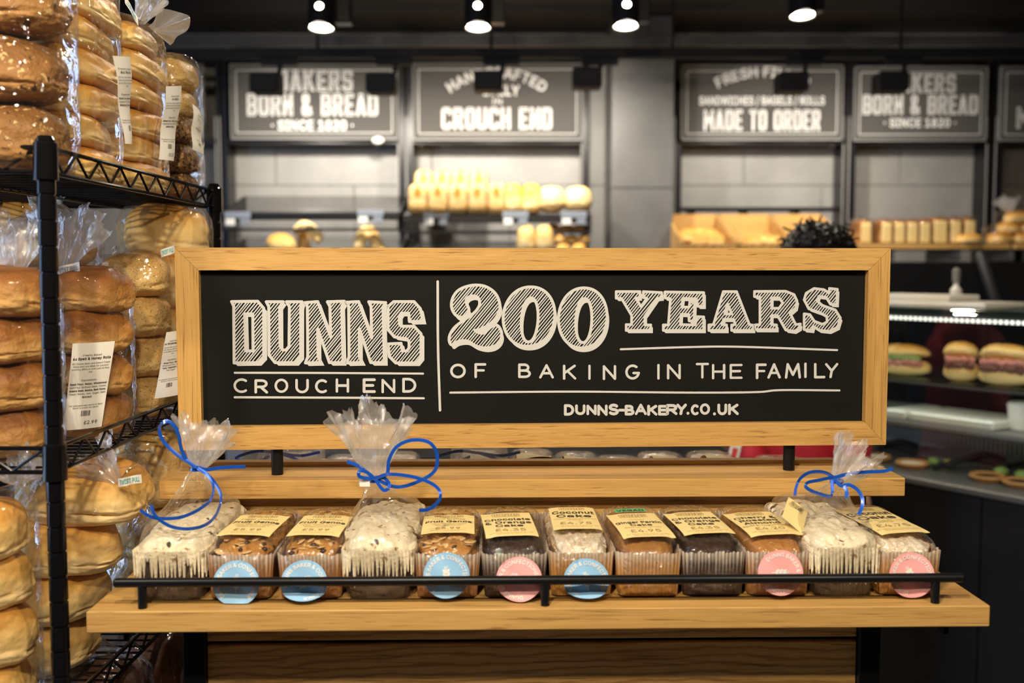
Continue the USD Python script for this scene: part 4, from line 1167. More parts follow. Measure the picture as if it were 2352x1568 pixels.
# the labels on the ribboned cakes, stuck on the bag
def side_label(k, quad_px, dd, lines, lab='label'):
    t, P, u, d, z = cakes[k]
    a, b, c, e = [T.at(x, y, q) for (x, y), q in zip(quad_px, dd)]
    def fn(U, V):
        U_, V_ = U[..., None], V[..., None]
        return (a * (1 - U_) + b * U_) * (1 - V_) + (e * (1 - U_) + c * U_) * V_
    n = np.cross(b - a, e - a); n /= np.linalg.norm(n)
    if n @ (a - EYE) > 0:
        n = -n
    g = part('label', grid(fn, 6, 6), 'paper_cream', t, smooth=True)
    W_ = np.linalg.norm(b - a); L_ = np.linalg.norm(e - a)
    v, f = join2([q[:2] for q in label_texts(lines, W_, L_)])
    p = fn(v[:, 0] / W_ + .5, 1 - v[:, 1] / L_) if False else fn(v[:, 0] / W_ + .5, v[:, 1] / L_)
    part('print', (p + n * .0006, f), 'ink', g, smooth=False)
side_label(4, [(928, 1216), (953, 1250), (966, 1185), (942, 1168)], [1.305, 1.31, 1.40, 1.40], [('LOGO', .012, .012, 0)])
side_label(11, [(1796, 1186), (1842, 1226), (1856, 1172), (1811, 1140)], [1.288, 1.268, 1.32, 1.335], [('LOGO', .016, .010, 0)])

# the row on the rear shelf, of which only the tops show between sign and board
def rear(px, py_top, kind, label, w=.078, seed=0, gift=False, d=1.62):
    top = T.at(px, py_top, d + .06)[2]
    u = T.uz(px, 1060, d)[0]
    z = ZR + .0005
    hh = top - z
    sc = hh / .075
    nm = 'iced_loaf_cake' if gift else 'wrapped_loaf_cake'
    t = thing(nm, label, 'loaf cake', T.w(u, d + CL / 2, z))
    f_ = cake_place(u, d, z)
    sz = np.array([1, 1, sc if not gift else 1.0])
    m, tone = loaf_shape(seed=seed, lump=.03)
    part('cake', f_((m[0] * sz, m[1])), {'iced': 'icing', 'choc': 'choc_cake', 'coco': 'coconut_cake', 'brown': 'ginger_cake'}[kind], t, tone=tone)
    if gift:
        K = T.w(u, d + CL / 2, z) + np.array([0, 0, .165])
        rings = [(T.w(u, d + CL / 2, z + .001), T.e1 * .042, T.e2 * .108, 4, .01), (T.w(u, d + CL / 2, z + .05), T.e1 * .046, T.e2 * .11, 4, .012), (T.w(u, d + CL / 2, z + .085), T.e1 * .044, T.e2 * .10, 3, .03), (T.w(u, d + CL / 2, z + .125), T.e1 * .030, T.e2 * .05, 2.2, .12), (K, T.e1 * .007, T.e2 * .007, 2, .25)]
        part('bag', bag_mesh(rings, seed=seed, crink=.002), 'fan_film', t, smooth=True)
        part('bag_mouth', fan_mesh(K, (0, 0, 1), T.e1, .05, .03, .02, seed=seed), 'fan_film', t, smooth=True)
        kk = T.at(px, 1042, d + .02)
        rb = [([T.at(px + a, 1040 + b, d + .03 + c) for a, b, c in ((0, 0, 0), (50, 6, -.01), (95, -2, -.02))], (0, 0, 1)), ([T.at(px + a, 1040 + b, d + .03 + c) for a, b, c in ((0, 0, 0), (-50, -4, -.01), (-98, 12, -.02), (-60, 22, -.02), (-20, 8, 0))], (0, 0, 1)), ([T.at(px + a, 1040 + b, d + .03 + c) for a, b, c in ((0, 0, 0), (40, 14, -.01), (75, 34, -.03))], (0, 0, 1))]
        part('ribbon', ribbon(rb), 'ribbon_blue', t, smooth=True, label='shiny blue curling ribbon')
    else:
        part('wrapper', f_((wrap_mesh(seed)[0] * sz, wrap_mesh(seed)[1])), 'cellophane', t, smooth=True)
        def fn(U, V):
            return np.stack([U, V, wrap_top(U, V) * sc + .003 + .010 * np.sin(V * 40 + U * 30)], -1)
        part('label', f_(grid(fn, 9, 9, -.03, .03, .03, .12)), 'paper_cream', t, smooth=True)
    return t
rear(640, 1046, 'iced', 'iced loaf cake in a ribboned bag, rear shelf, behind the left sign post', seed=51, gift=True)
rear(1100, 1046, 'iced', 'iced loaf cake in a gathered clear bag, rear shelf, under the sign middle', seed=52, gift=True, d=1.63)
rear(765, 1068, 'coco', 'wrapped pale loaf cake on the rear shelf, just right of the left sign post', seed=53)
rear(890, 1060, 'coco', 'wrapped pale loaf cake on the rear shelf, behind the tall fanned bag', seed=54)
rear(1232, 1053, 'brown', 'wrapped brown loaf cake on the rear shelf, right of the gathered clear bag', seed=55)
rear(1345, 1060, 'choc', 'wrapped dark loaf cake on the rear shelf, right of the brown one', seed=56)
rear(1450, 1070, 'coco', 'lowest wrapped loaf cake on the rear shelf, left of the large labels', seed=57)
rear(1556, 1060, 'coco', 'wrapped loaf cake with a large cream label, rear shelf, left of the red shirt', seed=58)
rear(1682, 1058, 'coco', 'wrapped loaf cake with a large cream label, rear shelf, before the red shirt', seed=59)
rear(1865, 1070, 'brown', 'wrapped loaf cake on the rear shelf, right of the right sign post', seed=60)

# ------------------------------------------------------------------ the black wire rack at the left
N_ = at(104, 345, 1.2); F_ = at(492, 440, 1.86)
N_, F_ = np.array([N_[0], N_[1], 0]), np.array([F_[0], F_[1], 0])
ED = (F_ - N_) / np.linalg.norm(F_ - N_); EL = np.array([-ED[1], ED[0], 0])
RD, RW = np.linalg.norm(F_ - N_), .62
def rk(l, d, z):
    return N_ + EL * l + ED * d + np.array([0, 0, z])
rack = thing('wire_rack', 'black wire shelving rack full of bagged bread at the left', 'rack', rk(RW / 2, RD / 2, 0))
ZTOP = at(134, 340, 1.21)[2]; ZMID = at(155, 1018, 1.235)[2]; ZLOW = .985; ZBOT = .64
LEDGE = .028
def post(l, d):
    pr = [(.0001, 0), (.0105, 0)]
    z = .02
    while z < ZTOP - .05:
        pr += [(.0105, z), (.0092, z + .0006), (.0092, z + .0028), (.0105, z + .0034)]
        z += .0295
    pr += [(.0105, ZTOP + .004), (.0108, ZTOP + .008), (.008, ZTOP + .0125), (.0001, ZTOP + .0135)]
    return lathe(pr, 20, rk(l, d, 0))
for l, d in ((0, 0), (0, RD), (RW, 0), (RW, RD)):
    p = part('post', post(l, d), 'black_epoxy', rack, smooth=30)
    for z in (ZTOP, ZMID, ZLOW, ZBOT):
        part('collar', lathe([(.0108, z - .038), (.0138, z - .037), (.0132, z + .004), (.0108, z + .006)], 20, rk(l, d, 0)), 'black_epoxy', p)
for z in (ZTOP, ZMID, ZLOW, ZBOT):
    rails = []
    for zz in (z, z - LEDGE):
        for a, b in (((0, 0), (0, RD)), ((RW, 0), (RW, RD)), ((0, 0), (RW, 0)), ((0, RD), (RW, RD))):
            rails.append(rod(rk(*a, zz), rk(*b, zz), .0028, 8))
    sh = part('wire_shelf', join(rails), 'black_epoxy', rack)
    zig = []
    def zz_(a, b, n):
        pts = []
        for k in range(2 * n + 1):
            t = k / (2 * n)
            l, d = a[0] + (b[0] - a[0]) * t, a[1] + (b[1] - a[1]) * t
            pts.append(rk(l, d, z - .001 if k % 2 == 0 else z - LEDGE + .001))
        return join([rod(pts[i], pts[i + 1], .0019, 6) for i in range(2 * n)])
    zig = [zz_((0, .012), (0, RD - .012), 9), zz_((.012, 0), (RW - .012, 0), 8), zz_((RW, .012), (RW, RD - .012), 9), zz_((.012, RD), (RW - .012, RD), 8)]
    part('truss_wire', join(zig), 'black_epoxy', sh)
    ws = [rod(rk(0, d, z - LEDGE + .001), rk(RW, d, z - LEDGE + .001), .0017, 6) for d in np.arange(.025, RD, .025)] + [rod(rk(l, 0, z - LEDGE - .003), rk(l, RD, z - LEDGE - .003), .0024, 6) for l in (.16, .31, .46)]
    part('shelf_wires', join(ws), 'black_epoxy', sh, kind='stuff')

# ------------------------------------------------------------------ bagged bread
def rolls_bag(name, label, cat, rolls, crust_, half, knot, fan=None, seed=0, tape=None, group=None, roll_name='bread_roll', pad=.006, pw=2.8, mats='bread_bag', mouth='fan_film', flare=0.0):
    """rolls: list of (x, y, z_base, rx, ry, rz, turn, crust or None). half: (ax, ay) of the bag, knot: where it is tied."""
    R_ = np.array([r[:3] for r in rolls])
    zb = R_[:, 2].min(); zt = max(r[2] + r[5] * 1.45 for r in rolls)
    cx, cy = R_[:, 0].mean(), R_[:, 1].mean()
    t = thing(name, label, cat, (cx, cy, zb), group)
    for k, (x, y, z, rx, ry, rz, rot, cr) in enumerate(rolls):
        kind_ = cr or crust_
        m, tone = bread(rx, ry, rz, seed * 13 + k, n=5 if rx > .05 and y < 1.5 else 4, flat=.55, lump=.10, crease=.10, power=2.75 if ry < .08 or rx > .06 else 3.1)
        g = np.random.default_rng(seed * 31 + k)
        lg = ry > 1.5 * rx
        part(roll_name, turn(m, rot + g.uniform(-8, 8), g.uniform(-3, 3), g.uniform(-5, 5) if lg else g.uniform(-3, 3), (x + lg * g.uniform(-.006, .004), y + lg * g.uniform(-.008, .008), z), g.uniform(.97, 1.06)), kind_, t, tone=tone)
    ax, ay = half
    X, Y = np.array([1.0, 0, 0]), np.array([0, 1.0, 0])
    rings = []
    zs = np.linspace(zb + .0006, zt - .022, 9)
    for i, z in enumerate(zs):
        near = [r for r in rolls if r[2] - .03 < z < r[2] + 1.5 * r[5] + .03] or rolls
        x0 = min(r[0] - r[3] for r in near); x1 = max(r[0] + r[3] for r in near); y0 = min(r[1] - r[4] for r in near); y1 = max(r[1] + r[4] for r in near)
        pd = pad * (.6 if i == 0 else 1)
        rings.append((np.array([(x0 + x1) / 2, (y0 + y1) / 2, z]), X * ((x1 - x0) / 2 + pd) * (.93 if i == 0 else 1), Y * ((y1 - y0) / 2 + pd) * (.93 if i == 0 else 1), pw, .012))
    K = np.array(knot, float)
    c, a, b = rings[-1][0], rings[-1][1], rings[-1][2]
    zt2 = zt + .004
    def mid(f, zf, s, am, p=2.1):
        q = c * (1 - f) + K * f; q[2] = zt2 + (K[2] - zt2) * zf
        return (q, a * s, b * s, p, am)
    rings += [mid(.12, -.12, .86, .025, 2.5), mid(.35, .12, .66, .05), mid(.66, .42, .36, .12), mid(.9, .8, .14, .2), (K, X * .0075, Y * .0075, 2, .25)]
    part('bag', bag_mesh(rings, m=64, n=110, seed=seed, crink=.0016 + flare, pleats=13, floor=zb + .0003), mats, t, smooth=True)
    if fan:
        tip, spread, thick = fan
        dr = np.array(tip) - K
        side = np.cross(dr, [0, 1.0, 0])
        part('bag_mouth', fan_mesh(K - dr * .02, dr, side, np.linalg.norm(dr), spread, thick, seed=seed + 3, ragged=.012), mouth, t, smooth=True)
    if tape:
        tape_on(t, *tape)
    return t

def tape_on(t, a, b, hgt, ink='label_teal_ink', text='TWIST PULL'):
    """A strip of paper tape from a to b (places in the world), its width hgt along z."""
    a, b = np.array(a), np.array(b)
    up = np.array([0, -.15, 1.0]) * hgt
    def fn(U, V):
        return a + (b - a) * U[..., None] + up * V[..., None] + np.array([0, -.0025, 0]) * np.sin(U * 7)[..., None]
    g = part('tape', grid(fn, 12, 3), 'paper_white', t, smooth=True, label='white paper tape closing the bag')
    L_ = np.linalg.norm(b - a)
    v, f = text2(text, hgt * .5, True, maxw=L_ * .8)
    p = fn(v[:, 0] / L_ + .5, v[:, 1] / hgt + .25); p[:, 1] -= .0006
    part('print', (p, f), ink, g, smooth=False)

def strip_label(t, quad, lines, name='label', bend=.003):
    """A paper label: quad = (lower left, lower right, upper right, upper left) in the world."""
    a, b, c, e = [np.array(q, float) for q in quad]
    W_ = np.linalg.norm(b - a); L_ = np.linalg.norm(e - a)
    n = np.cross(b - a, e - a); n /= np.linalg.norm(n)
    if n @ (a - EYE) > 0: n = -n
    def fn(U, V):
        U_, V_ = U[..., None], V[..., None]
        return (a * (1 - U_) + b * U_) * (1 - V_) + (e * (1 - U_) + c * U_) * V_ + n * (bend * np.sin(V_ * 9 + 1) * .5 + bend * np.sin(np.pi * U_))
    g = part(name, grid(fn, 9, 21), 'paper_white', t, smooth=True)
    out = []
    for tx, x, y, h, bold in lines:      # y as a share of the length from the top, h too
        if tx == '|||':
            gg = np.random.default_rng(5); bars = []; q = 0
            while q < .24:
                w_ = gg.choice([.006, .010, .014]); bars.append(sbox(q - .12, 0, q - .12 + w_, 1)); q += w_ + gg.choice([.007, .012])
            v, f = tri2(MultiPolygon(bars)); v = v * [W_, h * L_]
        else:
            v, f = text2(tx, h * L_, bold, maxw=W_ * .92)
        out.append((v + [x * W_, (1 - y - h) * L_], f))
    v, f = join2(out)
    ok = np.abs(v[:, 0] / W_) < .5
    p = fn(v[:, 0] / W_ + .5, v[:, 1] / L_) + n * .0007
    part('print', (p, f[ok[f].all(1)]), 'ink', g, smooth=False)
    return g

def roll_text(title, ingr, price):
    L = [('Freshly Baked', 0, .13, .020, False), (title, 0, .165, .027, True), ('All Dunns Rolls are Baked Fresh', 0, .225, .018, False), ('Daily and are ideal for packed', 0, .258, .018, False), ('lunches, BBQs or even just as they', 0, .291, .018, False), ('are', 0, .324, .018, False), ('Ingredients:', 0, .42, .020, False)]
    for k, s in enumerate(ingr):
        L.append((s, 0, .465 + k * .038, .020, k % 2 == 0))
    L += [('For allergens see above in Bold', 0, .715, .017, False), ('Store in a cool dry place', 0, .742, .017, False), ('|||', .02, .785, .062, False)]
    if price:
        L.append((price, .18, .905, .038, False))
    return L

# --- top shelf
zt0 = ZTOP - LEDGE + .004
bg = [(-.612, 1.252, zt0 + k * .078, .084, .062, .052, 12 * k - 12, None) for k in range(4)]
rolls_bag('bag_of_malted_rolls', 'bag of big dark malted rolls on the top shelf, nearest the camera', 'bag of rolls', bg, 'malted_crust', (.09, .085), (-.62, 1.252, zt0 + .40), seed=3, pad=.007)
bg = [(-.585, 1.410, zt0 + k * .0415, .042, .086, .0300, 0, None) for k in range(8)]
t2 = rolls_bag('bag_of_long_rolls', 'tall bag of long white rolls, second from the front on the top shelf', 'bag of rolls', bg, 'white_crust', (.045, .10), (-.59, 1.41, zt0 + .42), seed=4, pad=.004, pw=3.4)
strip_label(t2, [at(285, 330, 1.39), at(301, 331, 1.415), at(300, 131, 1.42), at(260, 128, 1.355)], roll_text('6x Bridge Rolls'.replace('Bridge ', ''), ['Wheat Flour, Water, Yeast,', 'Vegetable Fat, Sugar, Salt,', 'Malted Barley'], None))
bg = [(-.584, 1.600, zt0 + k * .0405, .042, .095, .0295, 0, None) for k in range(6)]
t3 = rolls_bag('bag_of_long_rolls', 'bag of long white rolls with a tied flared top, third on the top shelf', 'bag of rolls', bg, 'white_crust', (.045, .10), at(322, 48, 1.56), fan=(at(350, -18, 1.54), .022, .014), seed=6, pad=.004, pw=3.4, tape=(at(318, 60, 1.545), at(288, 8, 1.545), .012))
def flap(U, V):
    p = spline([at(340, 60, 1.555), at(375, 22, 1.55), at(438, 40, 1.545), at(418, 78, 1.55), at(388, 102, 1.56)], 41)
    c = at(352, 72, 1.57)
    q = p[np.clip((V * 40).round().astype(int), 0, 40)]
    return c + (q - c) * U[..., None] + np.array([0, .006, 0]) * np.sin(V * 21)[..., None] * U[..., None]
part('bag_flap', grid(flap, 14, 41), 'fan_film', t3, smooth=True, label='loose clear flap of the bag')
strip_label(t3, [at(363, 366, 1.575), at(397, 370, 1.615), at(418, 197, 1.675), at(382, 198, 1.60)], roll_text('4x Rolls', ['Wheat Flour, Water, Yeast,', 'Vegetable Fat, Sugar, Salt,', 'Malted Barley'], '£2.25'))
bg = [(-.583, 1.795, zt0 + k * .046, .044, .06, .034, 0, None if k < 3 else 'wholemeal_crust') for k in range(5)]
t4 = rolls_bag('bag_of_seeded_rolls', 'bag of dark seeded rolls at the far end of the top shelf', 'bag of rolls', bg, 'seeded_crust', (.05, .08), at(395, 150, 1.77), seed=8, pad=.008, pw=2.6)
strip_label(t4, [at(440, 343, 1.665), at(466, 358, 1.72), at(462, 262, 1.71), at(443, 238, 1.67)], roll_text('4x Seeded Rolls', ['Wheat Flour, Water, Seeds,', 'Malted Barley, Salt'], None))

# --- middle shelf
zm = ZMID - LEDGE + .004
bg = [(-.622, 1.285, zm + k * .056, .054, .054, .041, 30 * k, None) for k in range(4)]
rolls_bag('bag_of_spelt_rolls', 'bag of brown spelt rolls left of the front post, middle shelf', 'bag of rolls', bg, 'spelt_crust', (.06, .06), at(35, 628, 1.285), fan=(at(22, 515, 1.27), .045, .025), seed=11, pad=.005)
bg = [(-.588, 1.449, zm + k * .0565, .050, .056, .041, 25 * k, None) for k in range(4)]
t5 = rolls_bag('bag_of_spelt_rolls', 'bag of brown spelt rolls with a large priced label, right of the front post', 'bag of rolls', bg, 'spelt_crust', (.055, .065), at(142, 620, 1.44), fan=(at(165, 478, 1.45), .050, .028), seed=12, pad=.005, tape=(at(128, 636, 1.41), at(185, 622, 1.41), .0125, 'label_blue_ink'))
strip_label(t5, [at(146, 988, 1.372), at(233, 979, 1.392), at(264, 783, 1.395), at(167, 789, 1.372)], roll_text('6x Spelt & Honey Rolls', ['Spelt Flour, Water, Wholemeal', 'Spelt Flour, Sunflower Seeds, Linseed,', 'Sesame Seeds, Sesame, Spelt Flakes,', 'Yeast, Honey, Salt, Sugar, Malt', 'Extract'], '£2.99'))
bg = [(-.592, 1.642, zm + k * .0615, .053 + .004 * (k == 3), .052, .0445, 40 * k, None) for k in range(4)]
t6 = rolls_bag('bag_of_wholemeal_rolls', 'bag of bran topped wholemeal rolls between rack post and sign', 'bag of rolls', bg, 'wholemeal_crust', (.06, .06), at(322, 572, 1.645), seed=13, pad=.005, tape=(at(258, 588, 1.60), at(270, 572, 1.60), .010, 'label_blue_ink', 'TWIST'))
strip_label(t6, [at(355, 915, 1.568), at(415, 905, 1.575), at(424, 756, 1.58), at(382, 763, 1.565)], roll_text('6x Wholemeal Rolls', ['Wheat Flour, Water,', 'Wholemeal Flour, Bran,', 'Yeast, Vegetable Fat,', 'Salt, Sugar'], None))
bg = [(-.722, 1.63, zm + .0, .062, .060, .05, 0, None), (-.722, 1.63, zm + .075, .062, .06, .05, 40, None), (-.722, 1.63, zm + .150, .064, .062, .056, 0, None), (-.712, 1.63, zm + .232, .060, .062, .050, 20, None)]
rolls_bag('bag_of_brown_rolls', 'cloudy bag of brown rolls under the top shelf, behind the spelt rolls', 'bag of rolls', bg, 'spelt_crust', (.08, .07), at(120, 452, 1.62), fan=(at(130, 425, 1.60), .02, .014), seed=14, pad=.008, mats='cloudy_bag')
bg = [(-.585, 1.775, zm + k * .082, .064, .066, .058, 35 * k, None) for k in range(4)]
rolls_bag('bag_of_white_rolls', 'bag of large white rolls below the far post of the rack, behind the sign', 'bag of rolls', bg, 'bap_crust', (.075, .075), at(378, 468, 1.775), fan=(at(378, 440, 1.775), .028, .016), seed=15, pad=.008, tape=(at(370, 592, 1.625), at(402, 580, 1.625), .012))
bg = [(-.885, 1.765, zm + k * .085, .095, .075, .058, 10, None) for k in range(4)]
rolls_bag('bag_of_white_loaves', 'pale golden loaves at the back of the middle shelf, left of the front post', 'bag of bread', bg, 'bap_crust', (.1, .08), (-.885, 1.765, zm + .36), seed=16, pad=.006, roll_name='loaf')

# --- lower shelf
zl = ZLOW - LEDGE + .004
pts = [at(195, 1215, 1.41), at(150, 1335, 1.40), at(118, 1455, 1.395), at(95, 1540, 1.39)]
zz = [zl + .195, zl + .130, zl + .065, zl]
bg = [(p[0], p[1], z, r, .072, .050 + .003 * (k == 0), 30 * k, None) for k, (p, z, r) in enumerate(zip(pts, zz, (.078, .070, .066, .064)))][::-1]
rolls_bag('bag_of_white_baps', 'bag of large floury white baps at the left end of the oak stand', 'bag of rolls', bg, 'bap_crust', (.08, .075), at(266, 1106, 1.365), fan=(at(200, 1048, 1.36), .036, .02), seed=17, pad=.005, tape=(at(272, 1118, 1.352), at(327, 1108, 1.352), .0115))
bg = [(-.640, 1.235, zl + k * .0645, .056, .054, .048, 30 * k, None) for k in range(4)]
rolls_bag('bag_of_white_baps', 'bag of golden baps at the left edge, beside the front post', 'bag of rolls', bg, 'bap_crust', (.07, .065), at(48, 1105, 1.235), fan=(at(35, 1062, 1.225), .04, .02), seed=18, pad=.006)
c = at(350, 1040, 1.66)
bg = [(c[0] - .008, c[1], zl, .058, .06, .055, 0, None), (c[0] - .006, c[1], zl + .08, .058, .06, .055, 30, None), (c[0], c[1], zl + .160, .060, .060, .080, 15, None)]
rolls_bag('bag_of_sourdough', 'bag of crusty floured sourdough behind the left end of the upper board', 'bag of bread', bg, 'sour_crust', (.07, .07), at(352, 935, 1.66), seed=19, pad=.005, roll_name='loaf')
zq = ZBOT - LEDGE + .004
for px, py, s_, lb in ((392, 1490, 21, 'bag of dark loaves under the stand, just left of its front leg'), (262, 1560, 22, 'bag of dark loaves low on the rack, under the bracket of the stand')):
    c = at(px, py, 1.60 if s_ == 21 else 1.42)
    top = c[2] + (.03 if s_ == 21 else .02)
    n = 3
    h_ = (top - zq) / n
    bg = [(c[0] - .02, c[1], zq + k * h_, .058, .07, h_ / 1.45 * .98, 20 * k, None) for k in range(n)]
    rolls_bag('bag_of_dark_loaves', lb, 'bag of bread', bg, 'dark_crust', (.06, .08), (c[0] - .02, c[1], top + .04), seed=s_, pad=.006, roll_name='loaf')

# ------------------------------------------------------------------ the wall bays at the back
def bay(l_px, r_px, sign_px, texts, label, sign_label, bot=321, top=140, sd=4.80):
    Yu = 4.86
    xl, xr = at(l_px, 350, Yu)[0], at(r_px, 350, Yu)[0]
    zs = at(1000, bot + 3, Yu)[2]; ztp = at(1000, top, Yu)[2]
    t = thing('wall_shelving_frame', label, 'shelving frame', ((xl + xr) / 2, 4.9, 0), group=None)
    w_ = .016
    for x in (xl, xr):
        part('upright', rbox(x - w_, x + w_, Yu - .02, Yu + .12, 0, 2.55, .003), 'black_steel', t)
        part('edge_strip', rbox(x - w_ - .004, x - w_ + .002, Yu - .026, Yu - .021, .6, 2.2, .001), 'rail_grey', t)
    part('top_bar', rbox(xl + w_, xr - w_, Yu - .01, Yu + .03, ztp - .01, ztp + .02, .002), 'black_steel', t)
    part('middle_bar', rbox(xl + w_, xr - w_, Yu - .03, Yu + .03, zs - .016, zs + .008, .002), 'black_steel', t)
    # the sign panel
    sl, sr, st, sb = sign_px
    a, b = at(sl, st, sd), at(sr, sb, sd)
    x0, x1, z1, z0 = a[0], b[0], a[2], b[2]
    s = thing('menu_sign', sign_label, 'sign', ((x0 + x1) / 2, sd, z0))
    part('panel', rbox(x0, x1, sd, sd + .012, z0, z1, .002), 'sign_panel', s)
    m = .020
    part('border', join([rbox(x0 + m, x1 - m, sd - .001, sd + .001, z1 - m - .003, z1 - m, .0002), rbox(x0 + m, x1 - m, sd - .001, sd + .001, z0 + m, z0 + m + .003, .0002),
                         rbox(x0 + m, x0 + m + .003, sd - .001, sd + .001, z0 + m, z1 - m, .0002), rbox(x1 - m - .003, x1 - m, sd - .001, sd + .001, z0 + m, z1 - m, .0002)]), 'sign_paint', s)
    part('edging', join([rbox(x0 - .003, x1 + .003, sd - .004, sd + .014, z0 - .008, z0 - .0005, .001), rbox(x0 - .005, x0 - .0005, sd - .004, sd + .014, z0, z1, .001), rbox(x1 + .0005, x1 + .005, sd - .004, sd + .014, z0, z1, .001), rbox(x0 - .003, x1 + .003, sd - .004, sd + .014, z1 + .0005, z1 + .005, .001)]), 'rail_grey', s)
    for tx in texts:
        kind = tx[0]
        if kind == 'line':
            _, st_, cx, yt, yb, wpx, bold = tx
            c = at(cx, yb, sd); h = at(cx, yt, sd)[2] - c[2]
            v, f = text2(st_, h, bold)
            v[:, 0] *= (wpx / 2400 * sd) / max(v[:, 0].max() - v[:, 0].min(), 1e-6)
            part('lettering', (np.column_stack([v[:, 0] + c[0], np.full(len(v), sd - .0012), v[:, 1] + c[2]]), f), 'sign_paint', s, smooth=False)
        elif kind == 'block':
            _, st_, cx, yt, yb, wpx = tx
            c = at(cx, yb, sd); h = at(cx, yt, sd)[2] - c[2]
            sh, x = [], 0
            for ch in st_:
                if ch == ' ':
                    x += .45; continue
                p = block_glyph(ch); sh.append(affinity.translate(p, x, 0)); x += p.bounds[2] + .16
            u = unary_union(sh); x0_, _, x1_, _ = u.bounds
            k = wpx / 2400 * sd / (x1_ - x0_)
            u = affinity.affine_transform(u, [k, 0, 0, h, -k * (x0_ + x1_) / 2, 0])
            u = unary_union([u.difference(u.buffer(-h * .06)), u.buffer(-h * .10)])
            v, f = tri2(u)
            part('lettering', (np.column_stack([v[:, 0] + c[0], np.full(len(v), sd - .0012), v[:, 1] + c[2]]), f), 'sign_paint', s, smooth=False)
        else:
            _, st_, cx, cy, hpx, rpx = tx
            c = at(cx, cy, sd); h = hpx / 2400 * sd; R = rpx / 2400 * sd
            v, f = arc_text(st_, h, R, 0, True)
            v[:, 1] -= R - h / 2
            part('lettering', (np.column_stack([v[:, 0] + c[0], np.full(len(v), sd - .0012), v[:, 1] + c[2]]), f), 'sign_paint', s, smooth=False)
    return t, s

def block_glyph(ch):
    """Athletic block capitals, one unit high, with cut corners."""
    S_ = {'B': ([(0, 0), (.52, 0), (.64, .12), (.64, .42), (.56, .5), (.64, .58), (.64, .88), (.52, 1), (0, 1)], [[(.2, .17), (.44, .17), (.44, .42), (.2, .42)], [(.2, .58), (.44, .58), (.44, .83), (.2, .83)]]),
          'O': ([(.12, 0), (.52, 0), (.64, .12), (.64, .88), (.52, 1), (.12, 1), (0, .88), (0, .12)], [[(.2, .17), (.44, .17), (.44, .83), (.2, .83)]]),
          'D': ([(0, 0), (.52, 0), (.64, .12), (.64, .88), (.52, 1), (0, 1)], [[(.2, .17), (.44, .17), (.44, .83), (.2, .83)]]),
          'R': ([(0, 0), (.2, 0), (.2, .4), (.3, .4), (.44, 0), (.66, 0), (.52, .42), (.64, .54), (.64, .88), (.52, 1), (0, 1)], [[(.2, .57), (.44, .57), (.44, .83), (.2, .83)]]),
          'N': ([(0, 0), (.2, 0), (.2, .6), (.46, 0), (.66, 0), (.66, 1), (.46, 1), (.46, .42), (.2, 1), (0, 1)], []),
          'E': ([(0, 0), (.58, 0), (.58, .18), (.2, .18), (.2, .41), (.5, .41), (.5, .59), (.2, .59), (.2, .82), (.58, .82), (.58, 1), (0, 1)], []),
          'A': ([(0, 0), (.2, 0), (.24, .2), (.42, .2), (.46, 0), (.66, 0), (.46, 1), (.2, 1)], [[(.27, .37), (.39, .37), (.33, .75)]]),
          'K': ([(0, 0), (.2, 0), (.2, .34), (.27, .44), (.46, 0), (.68, 0), (.42, .58), (.66, 1), (.43, 1), (.2, .6), (.2, 1), (0, 1)], []),
          'S': ([(.12, 0), (.52, 0), (.64, .12), (.64, .48), (.52, .59), (.2, .59), (.2, .83), (.44, .83), (.44, .7), (.64, .7), (.64, .88), (.52, 1), (.12, 1), (0, .88), (0, .54), (.12, .42), (.44, .42), (.44, .17), (.2, .17), (.2, .3), (0, .3), (0, .12)], []),
          'C': ([(.12, 0), (.52, 0), (.64, .12), (.64, .32), (.44, .32), (.44, .17), (.2, .17), (.2, .83), (.44, .83), (.44, .68), (.64, .68), (.64, .88), (.52, 1), (.12, 1), (0, .88), (0, .12)], []),
          'U': ([(.12, 0), (.52, 0), (.64, .12), (.64, 1), (.44, 1), (.44, .17), (.2, .17), (.2, 1), (0, 1), (0, .12)], []),
          'H': ([(0, 0), (.2, 0), (.2, .41), (.44, .41), (.44, 0), (.64, 0), (.64, 1), (.44, 1), (.44, .59), (.2, .59), (.2, 1), (0, 1)], []),
          'M': ([(0, 0), (.2, 0), (.2, .6), (.4, .2), (.6, .6), (.6, 0), (.8, 0), (.8, 1), (.62, 1), (.4, .52), (.18, 1), (0, 1)], []),
          'T': ([(.2, 0), (.4, 0), (.4, .82), (.6, .82), (.6, 1), (0, 1), (0, .82), (.2, .82)], []),
          '&': ([(.12, 0), (.5, 0), (.58, .1), (.66, 0), (.7, .1), (.64, .24), (.64, .42), (.48, .42), (.46, .3), (.34, .46), (.52, .64), (.52, .88), (.42, 1), (.12, 1), (.02, .88), (.02, .64), (.12, .52), (0, .38), (0, .12)], [[(.2, .17), (.4, .17), (.2, .4)], [(.2, .66), (.27, .58), (.34, .68), (.34, .83), (.2, .83)]])}
    o, h = S_[ch]
    return Polygon(o, h).buffer(0)

